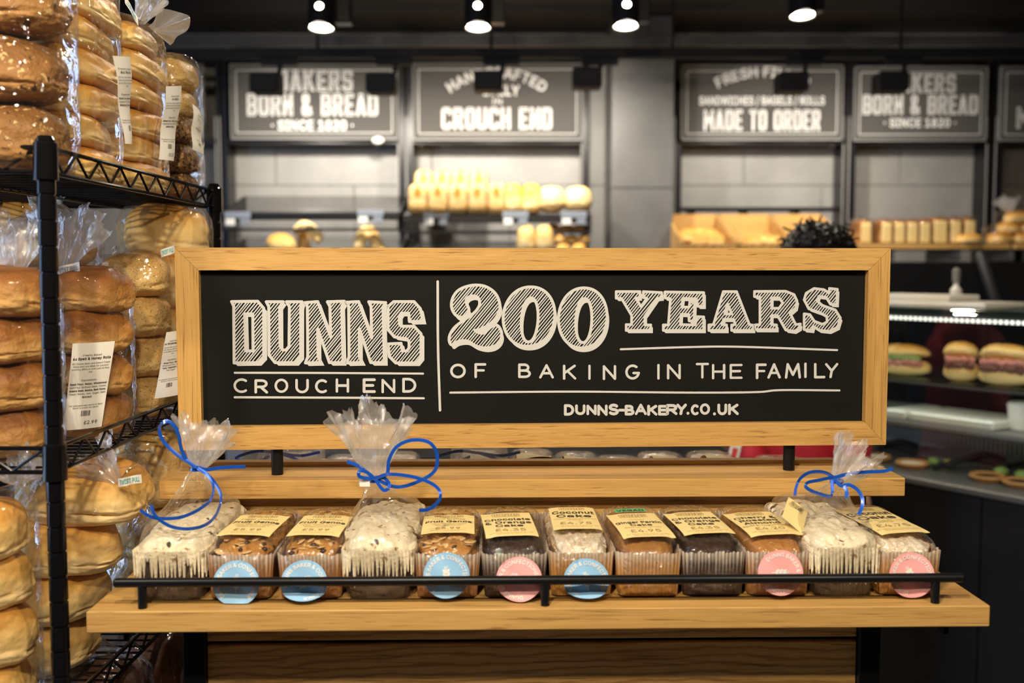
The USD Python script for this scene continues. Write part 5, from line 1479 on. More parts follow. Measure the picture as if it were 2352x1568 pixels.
# sign pictures: words and where they stand
def bakers(cx, s, y):
    return [('block', 'BAKERS', cx + 6 * s, y + 12 * s, y + 60 * s, 170 * s), ('block', 'BORN & BREAD', cx, y + 66 * s, y + 117 * s, 296 * s), ('line', '· SINCE 1820 ·', cx, y + 128 * s, y + 149 * s, 186 * s, True)]
bay(-40, 508, (130, 462, 150, 318), [], 'black shelving frame at the far left behind the bread rack', 'grey sign board at the far left, half hidden by bagged bread')
bay(517, 924, (530, 912, 150, 316), bakers(718, 1.0, 149), 'black shelving frame on the wall holding the leftmost bakers sign', 'grey wall sign, born and bread, nearest to the bread rack')
bay(943, 1344, (950, 1335, 148, 318), [('arc', 'HANDCRAFTED', 1141, 178, 22, 190), ('line', 'DAILY', 1151, 197, 219, 82, True), ('line', 'IN', 1142, 227, 239, 22, False), ('block', 'CROUCH END', 1141, 247, 297, 250)],
    'black shelving frame on the wall left of the tiled pillar', 'grey wall sign, handcrafted daily, above the stacked white loaves')
bay(1556, 1942, (1568, 1932, 152, 318), [('arc', 'FRESH FILLED', 1752, 176, 22, 220), ('line', 'SANDWICHES / BAGELS / ROLLS', 1750, 222, 240, 284, True), ('block', 'MADE TO ORDER', 1750, 252, 300, 264)],
    'black shelving frame on the wall right of the tiled pillar', 'grey wall sign, made to order, above the wooden crates')
bay(1955, 2270, (1966, 2262, 155, 320), bakers(2113, .88, 160), 'black shelving frame on the wall above the cut loaves', 'grey wall sign, born and bread, above the row of cut loaves')
bay(2290, 2640, (2302, 2620, 155, 320), [('block', 'MADE', 2400, 245, 295, 130)], 'black shelving frame cut by the right edge of the photo', 'grey wall sign cut by the right edge of the photo')
c = at(868, 322, 4.784)
solo('sign_clip', turn((ico(2)[0] * [.026, .012, .016], ico(2)[1]), loc=c), 'white_plastic', 'small white clip under the leftmost bakers sign', 'clip')

# wire shelves and what stands on them
def wire_rack(l_px, r_px, y_front, y_back, label, Y=4.45, depth=.36):
    a, b = at(l_px, y_front, Y), at(r_px, y_front, Y)
    zb_ = at((l_px + r_px) / 2, y_back, Y + depth)[2]
    t = thing('sloping_wire_shelf', label, 'shelf', ((a[0] + b[0]) / 2, Y + depth / 2, a[2]))
    part('wires', join([rod([a[0], Y + depth * k / 9, a[2] + (zb_ - a[2]) * k / 9], [b[0], Y + depth * k / 9, a[2] + (zb_ - a[2]) * k / 9], .0020, 6) for k in range(10)]), 'black_steel', t, kind='stuff')
    part('front_lip', rbox(a[0], b[0], Y - .018, Y - .006, a[2] - .03, a[2] + .004, .002), 'black_steel', t)
    part('lower_bar', rbox(a[0], b[0], Y - .014, Y - .002, a[2] - .075, a[2] - .062, .002), 'black_steel', t)
    for x in (a[0] + .005, b[0] - .005):
        part('side_arm', hullpts([[x + s_ * .005, y, z] for s_ in (-1, 1) for y, z in ((Y, a[2] - .07), (Y, a[2]), (Y + depth, zb_), (4.84, zb_), (4.84, zb_ - .12))]), 'black_steel', t)
    return t, a, b, zb_
def ticket(px, py, label, Y=4.41):
    c = at(px, py, Y)
    t = thing('ticket_holder', label, 'price ticket', c, group='price tickets on the wire shelves')
    part('holder', rbox(c[0] - .055, c[0] + .055, Y - .006, Y, c[2] + .003, c[2] + .030, .002), 'ticket', t)
    part('card', rbox(c[0] - .05, c[0] - .012, Y - .007, Y - .001, c[2] - .026, c[2] + .001, .001), 'white_plastic', t)
    part('card', rbox(c[0] + .012, c[0] + .05, Y - .007, Y - .001, c[2] - .026, c[2] + .001, .001), 'ticket', t)
wire_rack(508, 918, 490, 452, 'empty sloping wire shelf on the wall next to the bread rack')
ticket(546, 503, 'grey price ticket at the left end of the empty wire shelf')
ticket(851, 498, 'grey price ticket at the right end of the empty wire shelf')
wire_rack(508, 918, 585, 548, 'lower sloping wire shelf next to the bread rack, behind the top of the sign')
_, A2, B2, Z2 = wire_rack(926, 1358, 496, 466, 'sloping wire shelf on the wall stacked with white loaves')
for px, n in ((1002, 'left'), (1184, 'middle'), (1318, 'right')):
    ticket(px, 502, f'grey price ticket at the {n} of the loaf shelf'.replace('at the middle', 'in the middle'))
wire_rack(926, 1358, 590, 556, 'lower wire shelf left of the pillar, behind the top of the sign')

def roll_thing(name, label, cat, c, rx, ry, rz, crust_, seed, rot=0, group=None, n=3, **k):
    m, tone = bread(rx, ry, rz, seed, n=n, lump=.06, **k)
    return solo(name, turn(m, rot, loc=c), crust_, label, cat, tone=tone, group=group)
def by_px(px, pb, Y):
    p = at(px, pb, Y); return p
# stacked tin loaves: two rows of four split tops and more to the right
def tin_loaf(c, w, h, l, seed, label, group=None, crust_='tin_crust'):
    t = None
    q, f = ico(4)
    p = 5
    d = q / (np.abs(q) ** p).sum(1, keepdims=True) ** (1 / p)
    v = d * [w / 2, l / 2, h / 2]
    v[:, 2] += h / 2 + (d[:, 2] > .3) * .012 * (1 - (v[:, 0] / w * 2) ** 2)
    v *= (1 + .04 * (meshkit.fbm(q * 3 + seed, 3, seed)[:, None] - .5))
    front = (d[:, 1] < -.75)
    spot_ = np.exp(-((d[:, 0]) ** 2 / .10 + (d[:, 1] + .0) ** 2 / .9)) * (d[:, 2] > .55)
    face_ = np.exp(-(d[:, 0] ** 2 / .12 + (d[:, 2] - .38) ** 2 / .07)) * front
    tone = np.clip(.12 + .8 * spot_ + .85 * face_ + .25 * front * (d[:, 2] < -.3) + .3 * (meshkit.fbm(q * 3 + seed, 2, seed) - .5), 0, 1)
    return solo('tin_loaf', (v + c, f), crust_, label, 'loaf', tone=tone, group=group)
sx = [976, 1018, 1060, 1101]
YL = 4.50
for r_, (yb, Y, nm) in enumerate(((496, 4.47, 'front'), (462, 4.70, 'back'))):
    for k, px in enumerate(sx):
        pxx = px - 8 * (1 - r_) + (k - 1.5) * (3 if r_ == 0 else 0)
        c = by_px(pxx, yb, Y)
        # the loaves lie on the slope with their tops towards the shop
        place = ('first', 'second', 'third', 'last')[k]
        tin_loaf(c + np.array([0, .0, .004]), .084, .118 if r_ == 0 else .12, .19, 10 * r_ + k, f'white tin loaf, {place} of four in the {nm} row on the loaf shelf', 'white tin loaves in rows of four')
c = by_px(1141, 496, 4.50); tin_loaf(c, .082, .125, .2, 31, 'single white tin loaf right of the rows of four')
for k, px in enumerate((1178, 1220)):
    c = by_px(px, 492, 4.52)
    m, tone = bread(.043, .10, .080, 40 + k, n=4, flat=.6, power=4, lump=.05)
    solo('batch_loaf', turn(m, 0, loc=c), 'white_crust', ('golden batch loaf next to the single white tin loaf', 'golden batch loaf left of the two floured rolls')[k], 'loaf', tone=np.clip(tone * 1.1, 0, 1))
for k, px in enumerate((1266, 1327)):
    c = by_px(px, 490, 4.50)
    m, tone = bread(.060, .085, .066, 50 + k, n=4, flat=.75, power=2.4, lump=.04, slash=2)
    solo('floured_bloomer', turn(m, 0, loc=c), 'bap_crust', ('floured white bloomer, left of the pair on the loaf shelf', 'floured white bloomer at the right end of the loaf shelf')[k], 'loaf', tone=tone * .45)
# the shelf below: rolls in view over the sign
for k, (px, pb, w_) in enumerate(((1208, 582, 42), (1250, 582, 42))):
    c = by_px(px, pb, 4.45)
    m, tone = bread(w_ / 2 / 2400 * 4.45, .07, .075, 60 + k, n=4, flat=.6, power=3, lump=.04)
    solo('white_cob', turn(m, 0, loc=c), 'bap_crust', ('pale cob loaf, left one of two below the loaf shelf', 'pale cob loaf, right one of two below the loaf shelf')[k], 'loaf', tone=tone * .6)
pos = [(1285, 560), (1313, 562), (1340, 562), (1272, 536), (1302, 536), (1331, 536), (1293, 582), (1330, 582)]
for k, (px, pb) in enumerate(pos):
    c = by_px(px, pb, 4.62 if pb < 550 else 4.54 if pb < 570 else 4.44)
    row = 'top' if pb < 550 else 'middle' if pb < 570 else 'bottom'
    nth = {0: 'left', 1: 'centre', 2: 'right', 3: 'left', 4: 'centre', 5: 'right', 6: 'left', 7: 'right'}[k]
    roll_thing('glazed_roll', f'small glazed roll, {nth} of the {row} row heaped beside the pillar', 'bread roll', c, .032, .036, .030, 'white_crust', 70 + k, group='glazed rolls heaped beside the pillar', n=3)
# rolls and baguette ends left of them, on the lower shelf by the rack
c = by_px(646, 580, 4.45); roll_thing('white_cob', 'pale round cob on the lower wire shelf near the bread rack', 'loaf', c, .062, .07, .056, 'bap_crust', 81, n=4)
def baguette(pts, Y, r0, label, crust_='bap_crust', seed=0, tn=.3):
    p = spline([at(x, y, q) for (x, y), q in zip(pts, Y)], 24)
    tt = np.linspace(0, 1, 24)
    rr = r0 * np.sqrt(np.clip(1 - (2 * tt - 1) ** 6, .05, 1)) * (1 + .08 * np.sin(tt * 26))
    v, f = tube(p, rr, 14)
    g = np.clip(tn + .5 * (meshkit.fbm(v * 20, 2, seed) - .5) + .15 * np.sin(np.linspace(0, 40, len(v))), 0, 1)
    return solo('baguette', (v, f), crust_, label, 'baguette', tone=g)
baguette([(676, 536), (700, 520), (722, 535), (735, 556)], [4.5, 4.5, 4.48, 4.46], .026, 'short curved pale baguette standing highest, left of the wall centre', seed=1, tn=.1)
baguette([(697, 600), (698, 565), (696, 528)], [4.45, 4.52, 4.58], .026, 'brown baguette end standing behind the curved pale one', 'sour_crust', 2, .8)
baguette([(822, 575), (830, 545), (842, 522)], [4.45, 4.5, 4.55], .024, 'pale baguette end, left of the leaning pair', seed=3, tn=.2)
baguette([(878, 590), (862, 552), (846, 522)], [4.45, 4.5, 4.55], .026, 'brown baguette end leaning left, right of the leaning pair', 'sour_crust', 4, .75)

# three wooden crates of rolls
def crate(l, r, name, label, first):
    Y0, Y1 = 4.35, 4.80
    a, b = at(l, 566, Y0), at(r, 566, Y0)
    zb0 = at(l, 588, Y0)[2]; zf0 = at(l, 559, Y0)[2]; zt0 = at((l + r) / 2, 492, Y1)[2]
    t = thing('bread_crate', label, 'crate', ((a[0] + b[0]) / 2, Y0, zb0), group='wooden bread crates in a row')
    x0, x1 = a[0], b[0]
    for x in (x0 + .006, x1 - .006):
        part('side_board', hullpts([[x + s_ * .0055, y, z] for s_ in (-1, 1) for y, z in ((Y0, zb0), (Y0, zf0), (Y1, zt0), (Y1, zt0 - .28))]), 'oak_along_y', t)
    part('base_board', hullpts([[x, y, z] for x in (x0 + .012, x1 - .012) for y, z in ((Y0 + .012, zb0), (Y0 + .012, zb0 + .01), (Y1 - .015, zt0 - .085), (Y1 - .015, zt0 - .095))]), 'oak_along_x', t)
    part('back_board', rbox(x0 + .012, x1 - .012, Y1 - .014, Y1, zt0 - .28, zt0, .001), 'oak_along_x', t)
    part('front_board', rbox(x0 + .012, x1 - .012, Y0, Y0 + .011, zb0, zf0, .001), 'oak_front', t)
    part('hanging_hook', rbox((x0 + x1) / 2 - .015, (x0 + x1) / 2 + .015, Y1 - .004, 4.87, zt0 + .001, zt0 + .03, .002), 'black_steel', t)
    return x0, x1, Y0, Y1, zb0, zt0
zz0 = at(1750, 480, 4.86)[2]
solo('crate_rail', rbox(at(1562, 480, 4.86)[0], at(1938, 480, 4.86)[0], 4.85, 4.875, zz0 - .012, zz0 + .008, .002), 'black_steel', 'black rail that the wooden crates hang from', 'rail')
C_ = [crate(1566, 1696, 0, 'wooden crate of pale rolls, leftmost of three under the made to order sign', True), crate(1698, 1830, 0, 'nearly empty wooden crate in the middle of three', False), crate(1832, 1958, 0, 'wooden crate behind the dark hair, rightmost of three', False)]
cr_rolls = [[(.25, .75), (.55, .80), (.82, .70), (.22, .45), (.5, .5), (.78, .42), (.42, .2), (.72, .18)], [(.25, .2), (.6, .3), (.85, .28)], [(.3, .3)]]
words = (('upper left', 'upper middle', 'upper right', 'middle left', 'central', 'middle right', 'lower left', 'lower right'), ('left', 'middle', 'right'), ('only',))
for ci, (x0, x1, Y0, Y1, zb0, zt0) in enumerate(C_):
    for k, (fx, fy) in enumerate(cr_rolls[ci]):
        y = Y0 + .05 + fy * .32
        z = zb0 + .012 + (zt0 - .085 - zb0) * (y - Y0) / (Y1 - Y0)
        where = ('left', 'middle', 'right')[ci]
        roll_thing('oval_roll', f'{words[ci][k]} oval roll in the {where} wooden crate', 'bread roll', (x0 + (x1 - x0) * (.15 + .7 * fx), y, z), .050, .032, .030, 'bap_crust' if k % 3 else 'white_crust', 90 + 10 * ci + k, rot=(k * 53) % 120 - 60, group='oval rolls in the wooden crates', n=3)
# oak wall shelf with cut loaves in film
a, b = at(1992, 560, 4.45), at(2322, 560, 4.45)
zsf = a[2]
z2 = at(2100, 572, 4.45)[2]
ws = thing('wall_shelf', 'oak wall shelf carrying a row of cut loaves at the right', 'shelf', ((a[0] + b[0]) / 2, 4.65, z2))
part('board', rbox(a[0] - .25, b[0], 4.45, 4.84, z2, zsf, .002), 'oak_along_x', ws)
for px in (2030, 2180, 2300):
    x = at(px, 580, 4.6)[0]
    part('bracket', rbox(x - .01, x + .01, 4.5, 4.84, z2 - .05, z2 - .0005, .002), 'rail_grey', ws)
for k, px in enumerate((1985, 2032, 2062, 2091, 2120, 2155, 2190, 2222)):
    c = at(px, 556, 4.52)
    c[2] = zsf + .001
    wide = .050 if px != 2155 else .066
    t = thing('cut_loaf', ('cut loaf in film beside the crates, leftmost of the row', 'second cut loaf from the crates in the row', 'third cut loaf from the crates in the row', 'fourth cut loaf from the crates in the row', 'fifth cut loaf in film, left of the widest', 'widest cut loaf in film on the oak wall shelf', 'cut loaf in film just right of the widest', 'last cut loaf of the row, above a low brown roll')[k], 'loaf', c, 'cut loaves in film on the oak wall shelf')
    h_ = .105 if k < 5 else .115
    m, tone = bread(wide / 2 + .002, .08, h_ / 1.6, 110 + k, n=3, flat=.6, power=5, lump=.03)
    part('loaf', turn(m, 0, loc=c + np.array([0, .06, 0])), 'spelt_crust', t, tone=tone)
    part('cut_face', rbox(c[0] - wide * .42, c[0] + wide * .42, c[1] - .026, c[1] - .019, c[2] + .006, c[2] + h_ * .86, .003), 'crumb', t, label='pale yellow cut face')
    part('film', bag_mesh([(c + np.array([0, .06, .0006]), np.array([wide / 2 + .006, 0, 0]), np.array([0, .095, 0]), 5, .01), (c + np.array([0, .06, h_ * .5]), np.array([wide / 2 + .006, 0, 0]), np.array([0, .095, 0]), 5, .01), (c + np.array([0, .06, h_ * .98]), np.array([wide / 2 + .004, 0, 0]), np.array([0, .09, 0]), 4, .02), (c + np.array([0, .06, h_ + .016]), np.array([.004, 0, 0]), np.array([0, .03, 0]), 2, .05)], m=14, n=32, seed=k, crink=.002), 'cellophane', t, smooth=True)
c = at(2228, 556, 4.47); c[2] = zsf + .001
roll_thing('brown_roll', 'low brown roll in front of the last cut loaf', 'bread roll', c, .055, .035, .03, 'white_crust', 130)
c = at(2325, 556, 4.50); c[2] = zsf + .001
bgr = [(c[0] + dx, c[1] + .02 + dy, c[2] + dz, .055, .05, .034, r_, None) for dx, dy, dz, r_ in ((-.045, 0, 0, 20), (.06, 0, 0, -20), (0, .02, .045, 70), (.085, .0, .045, 30), (.03, .0, .088, 0))]
ws2 = solo('second_wall_shelf', rbox(b[0] + .02, b[0] + .8, 4.45, 4.84, z2, zsf, .002), 'oak_along_x', 'oak wall shelf under the bag of pastries at the right edge', 'shelf')
rolls_bag('bag_of_pastries', 'bag of golden croissants with a gathered top at the right edge', 'bag of pastries', bgr, 'white_crust', (.1, .08), at(2318, 490, 4.55), fan=(at(2316, 452, 4.55), .05, .03), seed=41, pad=.008, roll_name='croissant')

# ------------------------------------------------------------------ the glass counter at the right
P0 = at(2150, 715, 3.0)
dv = np.array([-.568, .823, 0]); nv = np.array([.823, .568, 0])
def ct(s, d, z):
    s, d, z = np.broadcast_arrays(np.asarray(s, float), d, z)
    q = np.array([P0[0], P0[1], 0])
    return q + s[..., None] * dv + d[..., None] * nv + z[..., None] * np.array([0, 0, 1.0])
def cmesh(m):
    v, f = vf(m); return (ct(v[:, 0], v[:, 1], v[:, 2]), f)
def cz(px, py, d=0.0):
    """Height of the counter's plane at depth d behind its front for a pixel, and the distance along it."""
    q = ray(px, py); o = np.array([P0[0], P0[1], 0]) + nv * d
    t = ((o - EYE) @ nv) / (q @ nv)
    p = EYE + q * t
    return p[2], (p - o) @ dv
zgt = cz(2200, 716)[0]; zled = cz(2200, 737, .02)[0]; zsh = cz(2200, 882, .05)[0]; zdk = cz(2200, 985, .05)[0]; zbs = cz(2200, 1112)[0]; zgr = cz(2200, 1030, .3)[0]
S0, S1 = -.85, .52
gc = thing('glass_counter', 'black refrigerated counter with a glass case of filled rolls', 'counter', ct(-.1, .3, 0))
seam = cz(2250, 1300)[1]
for a_, b_ in ((S0, seam - .002), (seam + .002, S1)):
    part('base_panel', cmesh(rbox(a_, b_, 0, .012, .08, zbs - .02, .002)), 'counter_black', gc)
part('base_cabinet', cmesh(rbox(S0, S1, .0125, .70, .05, zbs - .022, .002)), 'matt_black', gc)
part('base_ledge', cmesh(rbox(S0, S1, -.02, .70, zbs - .019, zbs, .003)), 'counter_ledge', gc)
part('top_glass', cmesh(rbox(S0, S1, -.005, .45, zgt - .006, zgt + .006, .001)), 'green_glass', gc)
for a_, b_ in ((S0, seam - .001), (seam + .001, S1)):
    part('front_glass', cmesh(rbox(a_, b_, 0, .006, zbs + .001, zgt - .0065, .001)), 'pane_glass', gc)
part('upper_shelf', cmesh(rbox(S0, S1, .05, .38, zsh - .006, zsh, .001)), 'green_glass', gc)
part('lower_shelf', cmesh(rbox(S0, S1, .05, .45, zdk - .012, zdk, .001)), 'rail_grey', gc)
part('back_panel', cmesh(rbox(S0, S1, .62, .64, zbs, zgt - .01, .002)), 'matt_black', gc)
grl = part('air_grille', cmesh(rbox(S0, S1, .50, .505, zgr - .045, zgr + .028, .001)), 'grille_back', gc)
for s_ in np.arange(S0 + .01, S1, .016):
    pass
part('grille_slots', cmesh(join([rbox(s_, s_ + .008, .4975, .4995, zgr - .035, zgr + .006, .0005) for s_ in np.arange(S0 + .01, S1, .016)])), 'dark_grey', grl, kind='stuff')
ledp = part('light_profile', cmesh(rbox(S0, S1, .02, .05, zled - .004, zled + .012, .001)), 'dark_grey', gc)
part('led', cmesh(join([rbox(s_, s_ + .010, .0175, .0198, zled - .003, zled + .007, .0005) for s_ in np.arange(S0, S1, .0165)])), 'led', ledp, kind='stuff')
rl = UsdLux.RectLight.Define(stage, '/World/counter_led_light')
for k_, (zz_l, dd_l, pw_l) in enumerate(((zsh - .0075, .06, 7.0), (zdk - .0135, .06, 9.0))):
    pr_ = part('light_profile', cmesh(rbox(S0, S1, dd_l - .012, dd_l + .012, zz_l - .006, zz_l, .001)), 'dark_grey', gc)
    r2_ = UsdLux.RectLight.Define(stage, f'/World/counter_shelf_light_{k_}')
    r2_.AddTranslateOp().Set(Gf.Vec3d(*ct(-.17, dd_l + .02, zz_l - .009))); r2_.AddRotateZOp().Set(math.degrees(math.atan2(dv[1], dv[0])))
    r2_.CreateWidthAttr(1.36); r2_.CreateHeightAttr(.015); r2_.CreateIntensityAttr(pw_l); r2_.CreateColorAttr(Gf.Vec3f(1, .93, .82))
q = ct(-.17, .06, zled - .008)
rl.AddTranslateOp().Set(Gf.Vec3d(*q)); rl.AddRotateZOp().Set(math.degrees(math.atan2(dv[1], dv[0])))
rl.CreateWidthAttr(1.36); rl.CreateHeightAttr(.015); rl.CreateIntensityAttr(12.0); rl.CreateColorAttr(Gf.Vec3f(1, .9, .74))

def on_counter(px, pb, d, z):
    """The place on a shelf of height z that a pixel's column shows at depth d."""
    s = cz(px, pb, d)[1]
    return ct(s, d, z)
ang = math.degrees(math.atan2(dv[1], dv[0]))
def filled_roll(px, pb, z, d, L_, label, seed, rot=0, w_=.042, h_=.030, open_=20, fill=('ham', 'lettuce')):
    c = on_counter(px, pb, d, z + .0008)
    t = thing('filled_roll', label, 'filled roll', c)
    m, tone = bread(L_, w_, h_, seed, n=4, lump=.06, flat=.7)
    part('lower_half', turn(m, ang + rot, 0, 0, c), 'white_crust', t, tone=tone * .5)
    m, tone = bread(L_ * .98, w_ * .95, h_ * .95, seed + 1, n=4, lump=.06, flat=.5, slash=1)
    part('upper_half', turn(m, ang + rot, open_, 0, c + np.array([0, .010, h_ * 1.75])), 'white_crust', t, tone=tone)
    g = np.random.default_rng(seed)
    for k, fm in enumerate(fill):
        pts = [turn((np.array([[x, g.uniform(-1, 1) * .006 + w_ * .80, 0]]), np.zeros((0, 3), int)), ang + rot, loc=c + np.array([0, 0, h_ * (1.35 + .45 * k)]))[0][0] + np.array([0, 0, g.uniform(-.003, .003)]) for x in np.linspace(-L_ * .75, L_ * .75, 14)]
        part('filling', tube(pts, .013 - .003 * k, 8), fm, t, label=('sliced ham', 'green salad')[k] if fill == ('ham', 'lettuce') else None)
    return t
filled_roll(2075, 862, zsh, .16, .085, 'filled baguette lying just right of the oak sign frame', 201, rot=14, open_=8)
filled_roll(2208, 872, zsh, .14, .050, 'filled bun stacked high in the middle of the glass shelf', 202, rot=20, w_=.045, h_=.036, open_=26, fill=('sliced_meat', 'ham'))
filled_roll(2312, 882, zsh, .14, .078, 'large open filled roll at the right end of the glass shelf', 203, rot=6, w_=.05, h_=.036, open_=30, fill=('sliced_meat', 'ham'))
def tray(px0, px1, pt, pb, z, d, label, mt='white_plastic', name='serving_board', hh=.028, dep=.2):
    s0, s1 = sorted((cz(px0, pb, d)[1], cz(px1, pb, d)[1]))
    return solo(name, cmesh(rbox(s0, s1, d, d + dep, z + .0006, z + hh, .006)), mt, label, 'board')
tray(2030, 2078, 0, 948, zdk, .08, 'small white board on the lower shelf, beside the sign frame')
tray(2085, 2282, 0, 960, zdk, .08, 'long white board on the lower shelf of the glass counter')
c = on_counter(2345, 985, .2, zdk + .0006)
solo('sauce_tub', lathe([(.0001, 0), (.032, 0), (.038, .06), (.040, .07), (.034, .078), (.0001, .08)], 24, c), 'white_plastic', 'white tub on the lower shelf at the right edge', 'tub')
# on top of the glass
tray(1990, 2262, 0, 702, zgt + .006, .06, 'wide pale tray lying on the glass top', 'paper_white', 'flat_tray', .018, .22)
s0, s1 = sorted((cz(1990, 690, .1)[1], cz(2180, 690, .1)[1]))
solo('paper_stack', cmesh(rbox(s0, s1, .10, .26, zgt + .0248, zgt + .043, .004)), 'paper_white', 'stack of pale paper on the tray', 'paper stack')
c = on_counter(2195, 700, .3, zgt + .0065)
bt = thing('spray_bottle', 'small pale bottle standing behind the tray on the glass top', 'bottle', c)
part('body', lathe([(.0001, 0), (.016, 0), (.018, .004), (.018, .05), (.008, .062), (.008, .07)], 20, c), 'white_plastic', bt)
part('cap', lathe([(.009, .0705), (.012, .075), (.013, .11), (.006, .118), (.0001, .119)], 20, c), 'rail_grey', bt)
# a card with prices, a till screen behind
c0 = cz(2318, 805, .22)
ca = ct(c0[1], .22, zsh + .008)
pc = thing('price_card', 'black price card with white writing behind the large filled roll', 'price card', ca)
part('card', cmesh(rbox(c0[1] - .055, c0[1] + .055, .22, .224, zsh + .0008, zsh + .115, .001)), 'matt_black', pc)
def card_text(s_, h, z, wd, bold=True, off=0):
    v, f = text2(s_, h, bold, maxw=wd)
    part('lettering', (ct(c0[1] - v[:, 0] - off, np.full(len(v), .2193), z + v[:, 1]), f), 'sign_paint', pc, smooth=False)
card_text('ROLLS', .016, zsh + .088, .04, True, -.028)
card_text('£3.95', .014, zsh + .088, .035, False, .03)
card_text('FRESHLY MADE TODAY', .009, zsh + .07, .09)
card_text('SEE ALLERGEN LIST', .007, zsh + .057, .085, False)
# bottom deck: grey trays of biscuits with black tongs
for k, (px, pb, lb) in enumerate(((2010, 1070, 'brown biscuit beside the lower corner of the sign frame'), (2095, 1066, 'ring of brown biscuits on the counter deck, left of the salad'), (2268, 1090, 'ring of brown biscuits on the deck below the black tongs'), (2345, 1100, 'ring of brown biscuits on the deck at the right edge'))):
    c = on_counter(px, pb, .12, zbs + .0006)
    t = thing('tart', lb, 'tart', c)
    part('crust', turn(lathe([(.0001, .0), (.040, 0), (.050, .012), (.047, .018), (.036, .012), (.0001, .010)], 24), loc=c), 'biscuit', t)
    part('filling', turn(lathe([(.0001, .0125), (.030, .0128), (.035, .013)], 24), loc=c), 'cake_cream' if k < 2 else 'choc_plain', t)
for k, (px, pb, lb) in enumerate(((2055, 1052, 'black tongs lying on the deck beside the sign frame'), (2250, 1072, 'black tongs lying on the deck, by the seam of the glass'))):
    c = on_counter(px, pb, .22, zbs + .03)
    t = thing('tongs', lb, 'tongs', c)
    part('arm', tube(spline([c + nv * .05 - dv * .05 + [0, 0, .01], c + [0, 0, .022], c - nv * .10 + dv * .05 + [0, 0, -.01]], 12), .009, 8), 'matt_black', t)
    part('arm', tube(spline([c + nv * .05 - dv * .05 + [0, 0, -.01], c + dv * .03 + [0, 0, .004], c - nv * .10 + dv * .09 + [0, 0, -.02]], 12), .009, 8), 'matt_black', t)
for k, (px, pb, mt, lb, r_) in enumerate(((2180, 1052, 'lemon', 'yellow lemon half on the counter deck', .018), (2145, 1052, 'lettuce', 'small green salad garnish left of the lemon', .018), (2300, 1058, 'lettuce', 'green salad in the case right of the glass seam', .021), (2350, 1075, 'lettuce', 'green salad at the right edge of the case', .022))):
    c = on_counter(px, pb, .2, zbs + .0008)
    q, f = ico(3)
    v = q * [r_, r_, r_ * .7] * (1 + .25 * (meshkit.fbm(q * 3 + k, 3, k)[:, None] - .5) * (mt == 'lettuce'))
    v[:, 2] -= v[:, 2].min()
    solo('lemon' if mt == 'lemon' else 'salad_garnish', (v + c, f), mt, lb, 'lemon' if mt == 'lemon' else 'salad')
for k, (px, pb, lb) in enumerate(((2185, 1045, 'steel serving tray on the deck behind the lemon'),)):
    s0, s1 = sorted((cz(2110, pb, .3)[1], cz(2290, pb, .3)[1]))
    solo('steel_tray', cmesh(rbox(s0, s1, .28, .46, zbs + .0006, zbs + .016, .004)), 'steel', lb, 'tray')
# a back counter and a grey strut behind the case
solo('back_counter', rbox(1.0, 3.6, 4.25, 4.44, 0, z2 - .055, .004), 'matt_black', 'black back counter under the oak wall shelf', 'counter')
a_, b_ = at(2252, 585, 4.2), at(2292, 705, 4.0)
solo('leaning_strut', rod(a_, b_ + (b_ - a_) * .6, .022, 12), 'dark_grey', 'dark grey strut leaning behind the glass counter', 'strut')
# a long dark bench far behind the stand, seen under the sign
zb1, zb2 = at(1200, 1040, 3.9)[2], at(1200, 1052, 3.9)[2]
bk = thing('service_counter', 'long dark service counter behind the stand, seen under the sign', 'counter', (0, 4.1, 0))
part('body', rbox(-1.2, .82, 3.92, 4.3, 0, zb2 - .001, .004), 'matt_black', bk)
part('steel_edge', rbox(-1.2, .82, 3.88, 4.3, zb2, zb1, .003), 'counter_ledge', bk)
a_, b_ = at(518, 1030, 3.2), at(562, 1075, 3.2)
solo('pale_box', rbox(a_[0], b_[0], 3.2, 3.4, 0, a_[2] + .05, .004), 'cardboard_grey', 'pale grey box in the gap under the left end of the sign', 'box')

# ------------------------------------------------------------------ the person behind the sign
def chain(bones, res=.016, it=12):
    m = manifold3d.Manifold()
    for (p, r0), (q, r1) in bones:
        a_ = manifold3d.Manifold.sphere(r0, 20).translate(tuple(map(float, p))); b_ = manifold3d.Manifold.sphere(r1, 20).translate(tuple(map(float, q)))
        m = m + manifold3d.Manifold.batch_hull([a_, b_])
    m = m.refine_to_length(res)
    v, f = vf(m)
    t = trimesh.Trimesh(v, f, process=True)
    trimesh.smoothing.filter_taubin(t, iterations=it)
    return (np.array(t.vertices), np.array(t.faces))
hp = at(1850, 570, 2.9)
HX, HY = hp[0], hp[1]
pt = at(1882, 521, 2.9)[2]        # top of the hair
B = pt - 1.64
def J(x, y, z): return np.array([HX + x, HY + y, B + z])
person = thing('person', 'person with dark curly hair in a crimson shirt, hidden behind the sign', 'person', (HX, HY, 0))
sk = []
head = J(.038, 0, 1.50)
limb = {'hipL': J(-.09, .02, .86), 'hipR': J(.09, .02, .86), 'kneeL': J(-.10, -.01, .47), 'kneeR': J(.10, .0, .47), 'ankL': J(-.10, .04, .09), 'ankR': J(.11, .04, .09), 'toeL': J(-.115, -.11, .045), 'toeR': J(.125, -.11, .045),
        'pel': J(0, .02, .90), 'waist': J(0, .0, 1.04), 'chest': J(0, .01, 1.24), 'neck0': J(0, .015, 1.36), 'neck1': J(.03, -.005, 1.42), 'shL': J(-.155, .015, 1.32), 'shR': J(.135, .015, 1.32),
        'elL': J(-.20, -.01, 1.06), 'elR': J(.135, -.06, 1.06), 'wrL': J(-.12, -.20, .97), 'wrR': J(.05, -.25, .98)}
G = limb
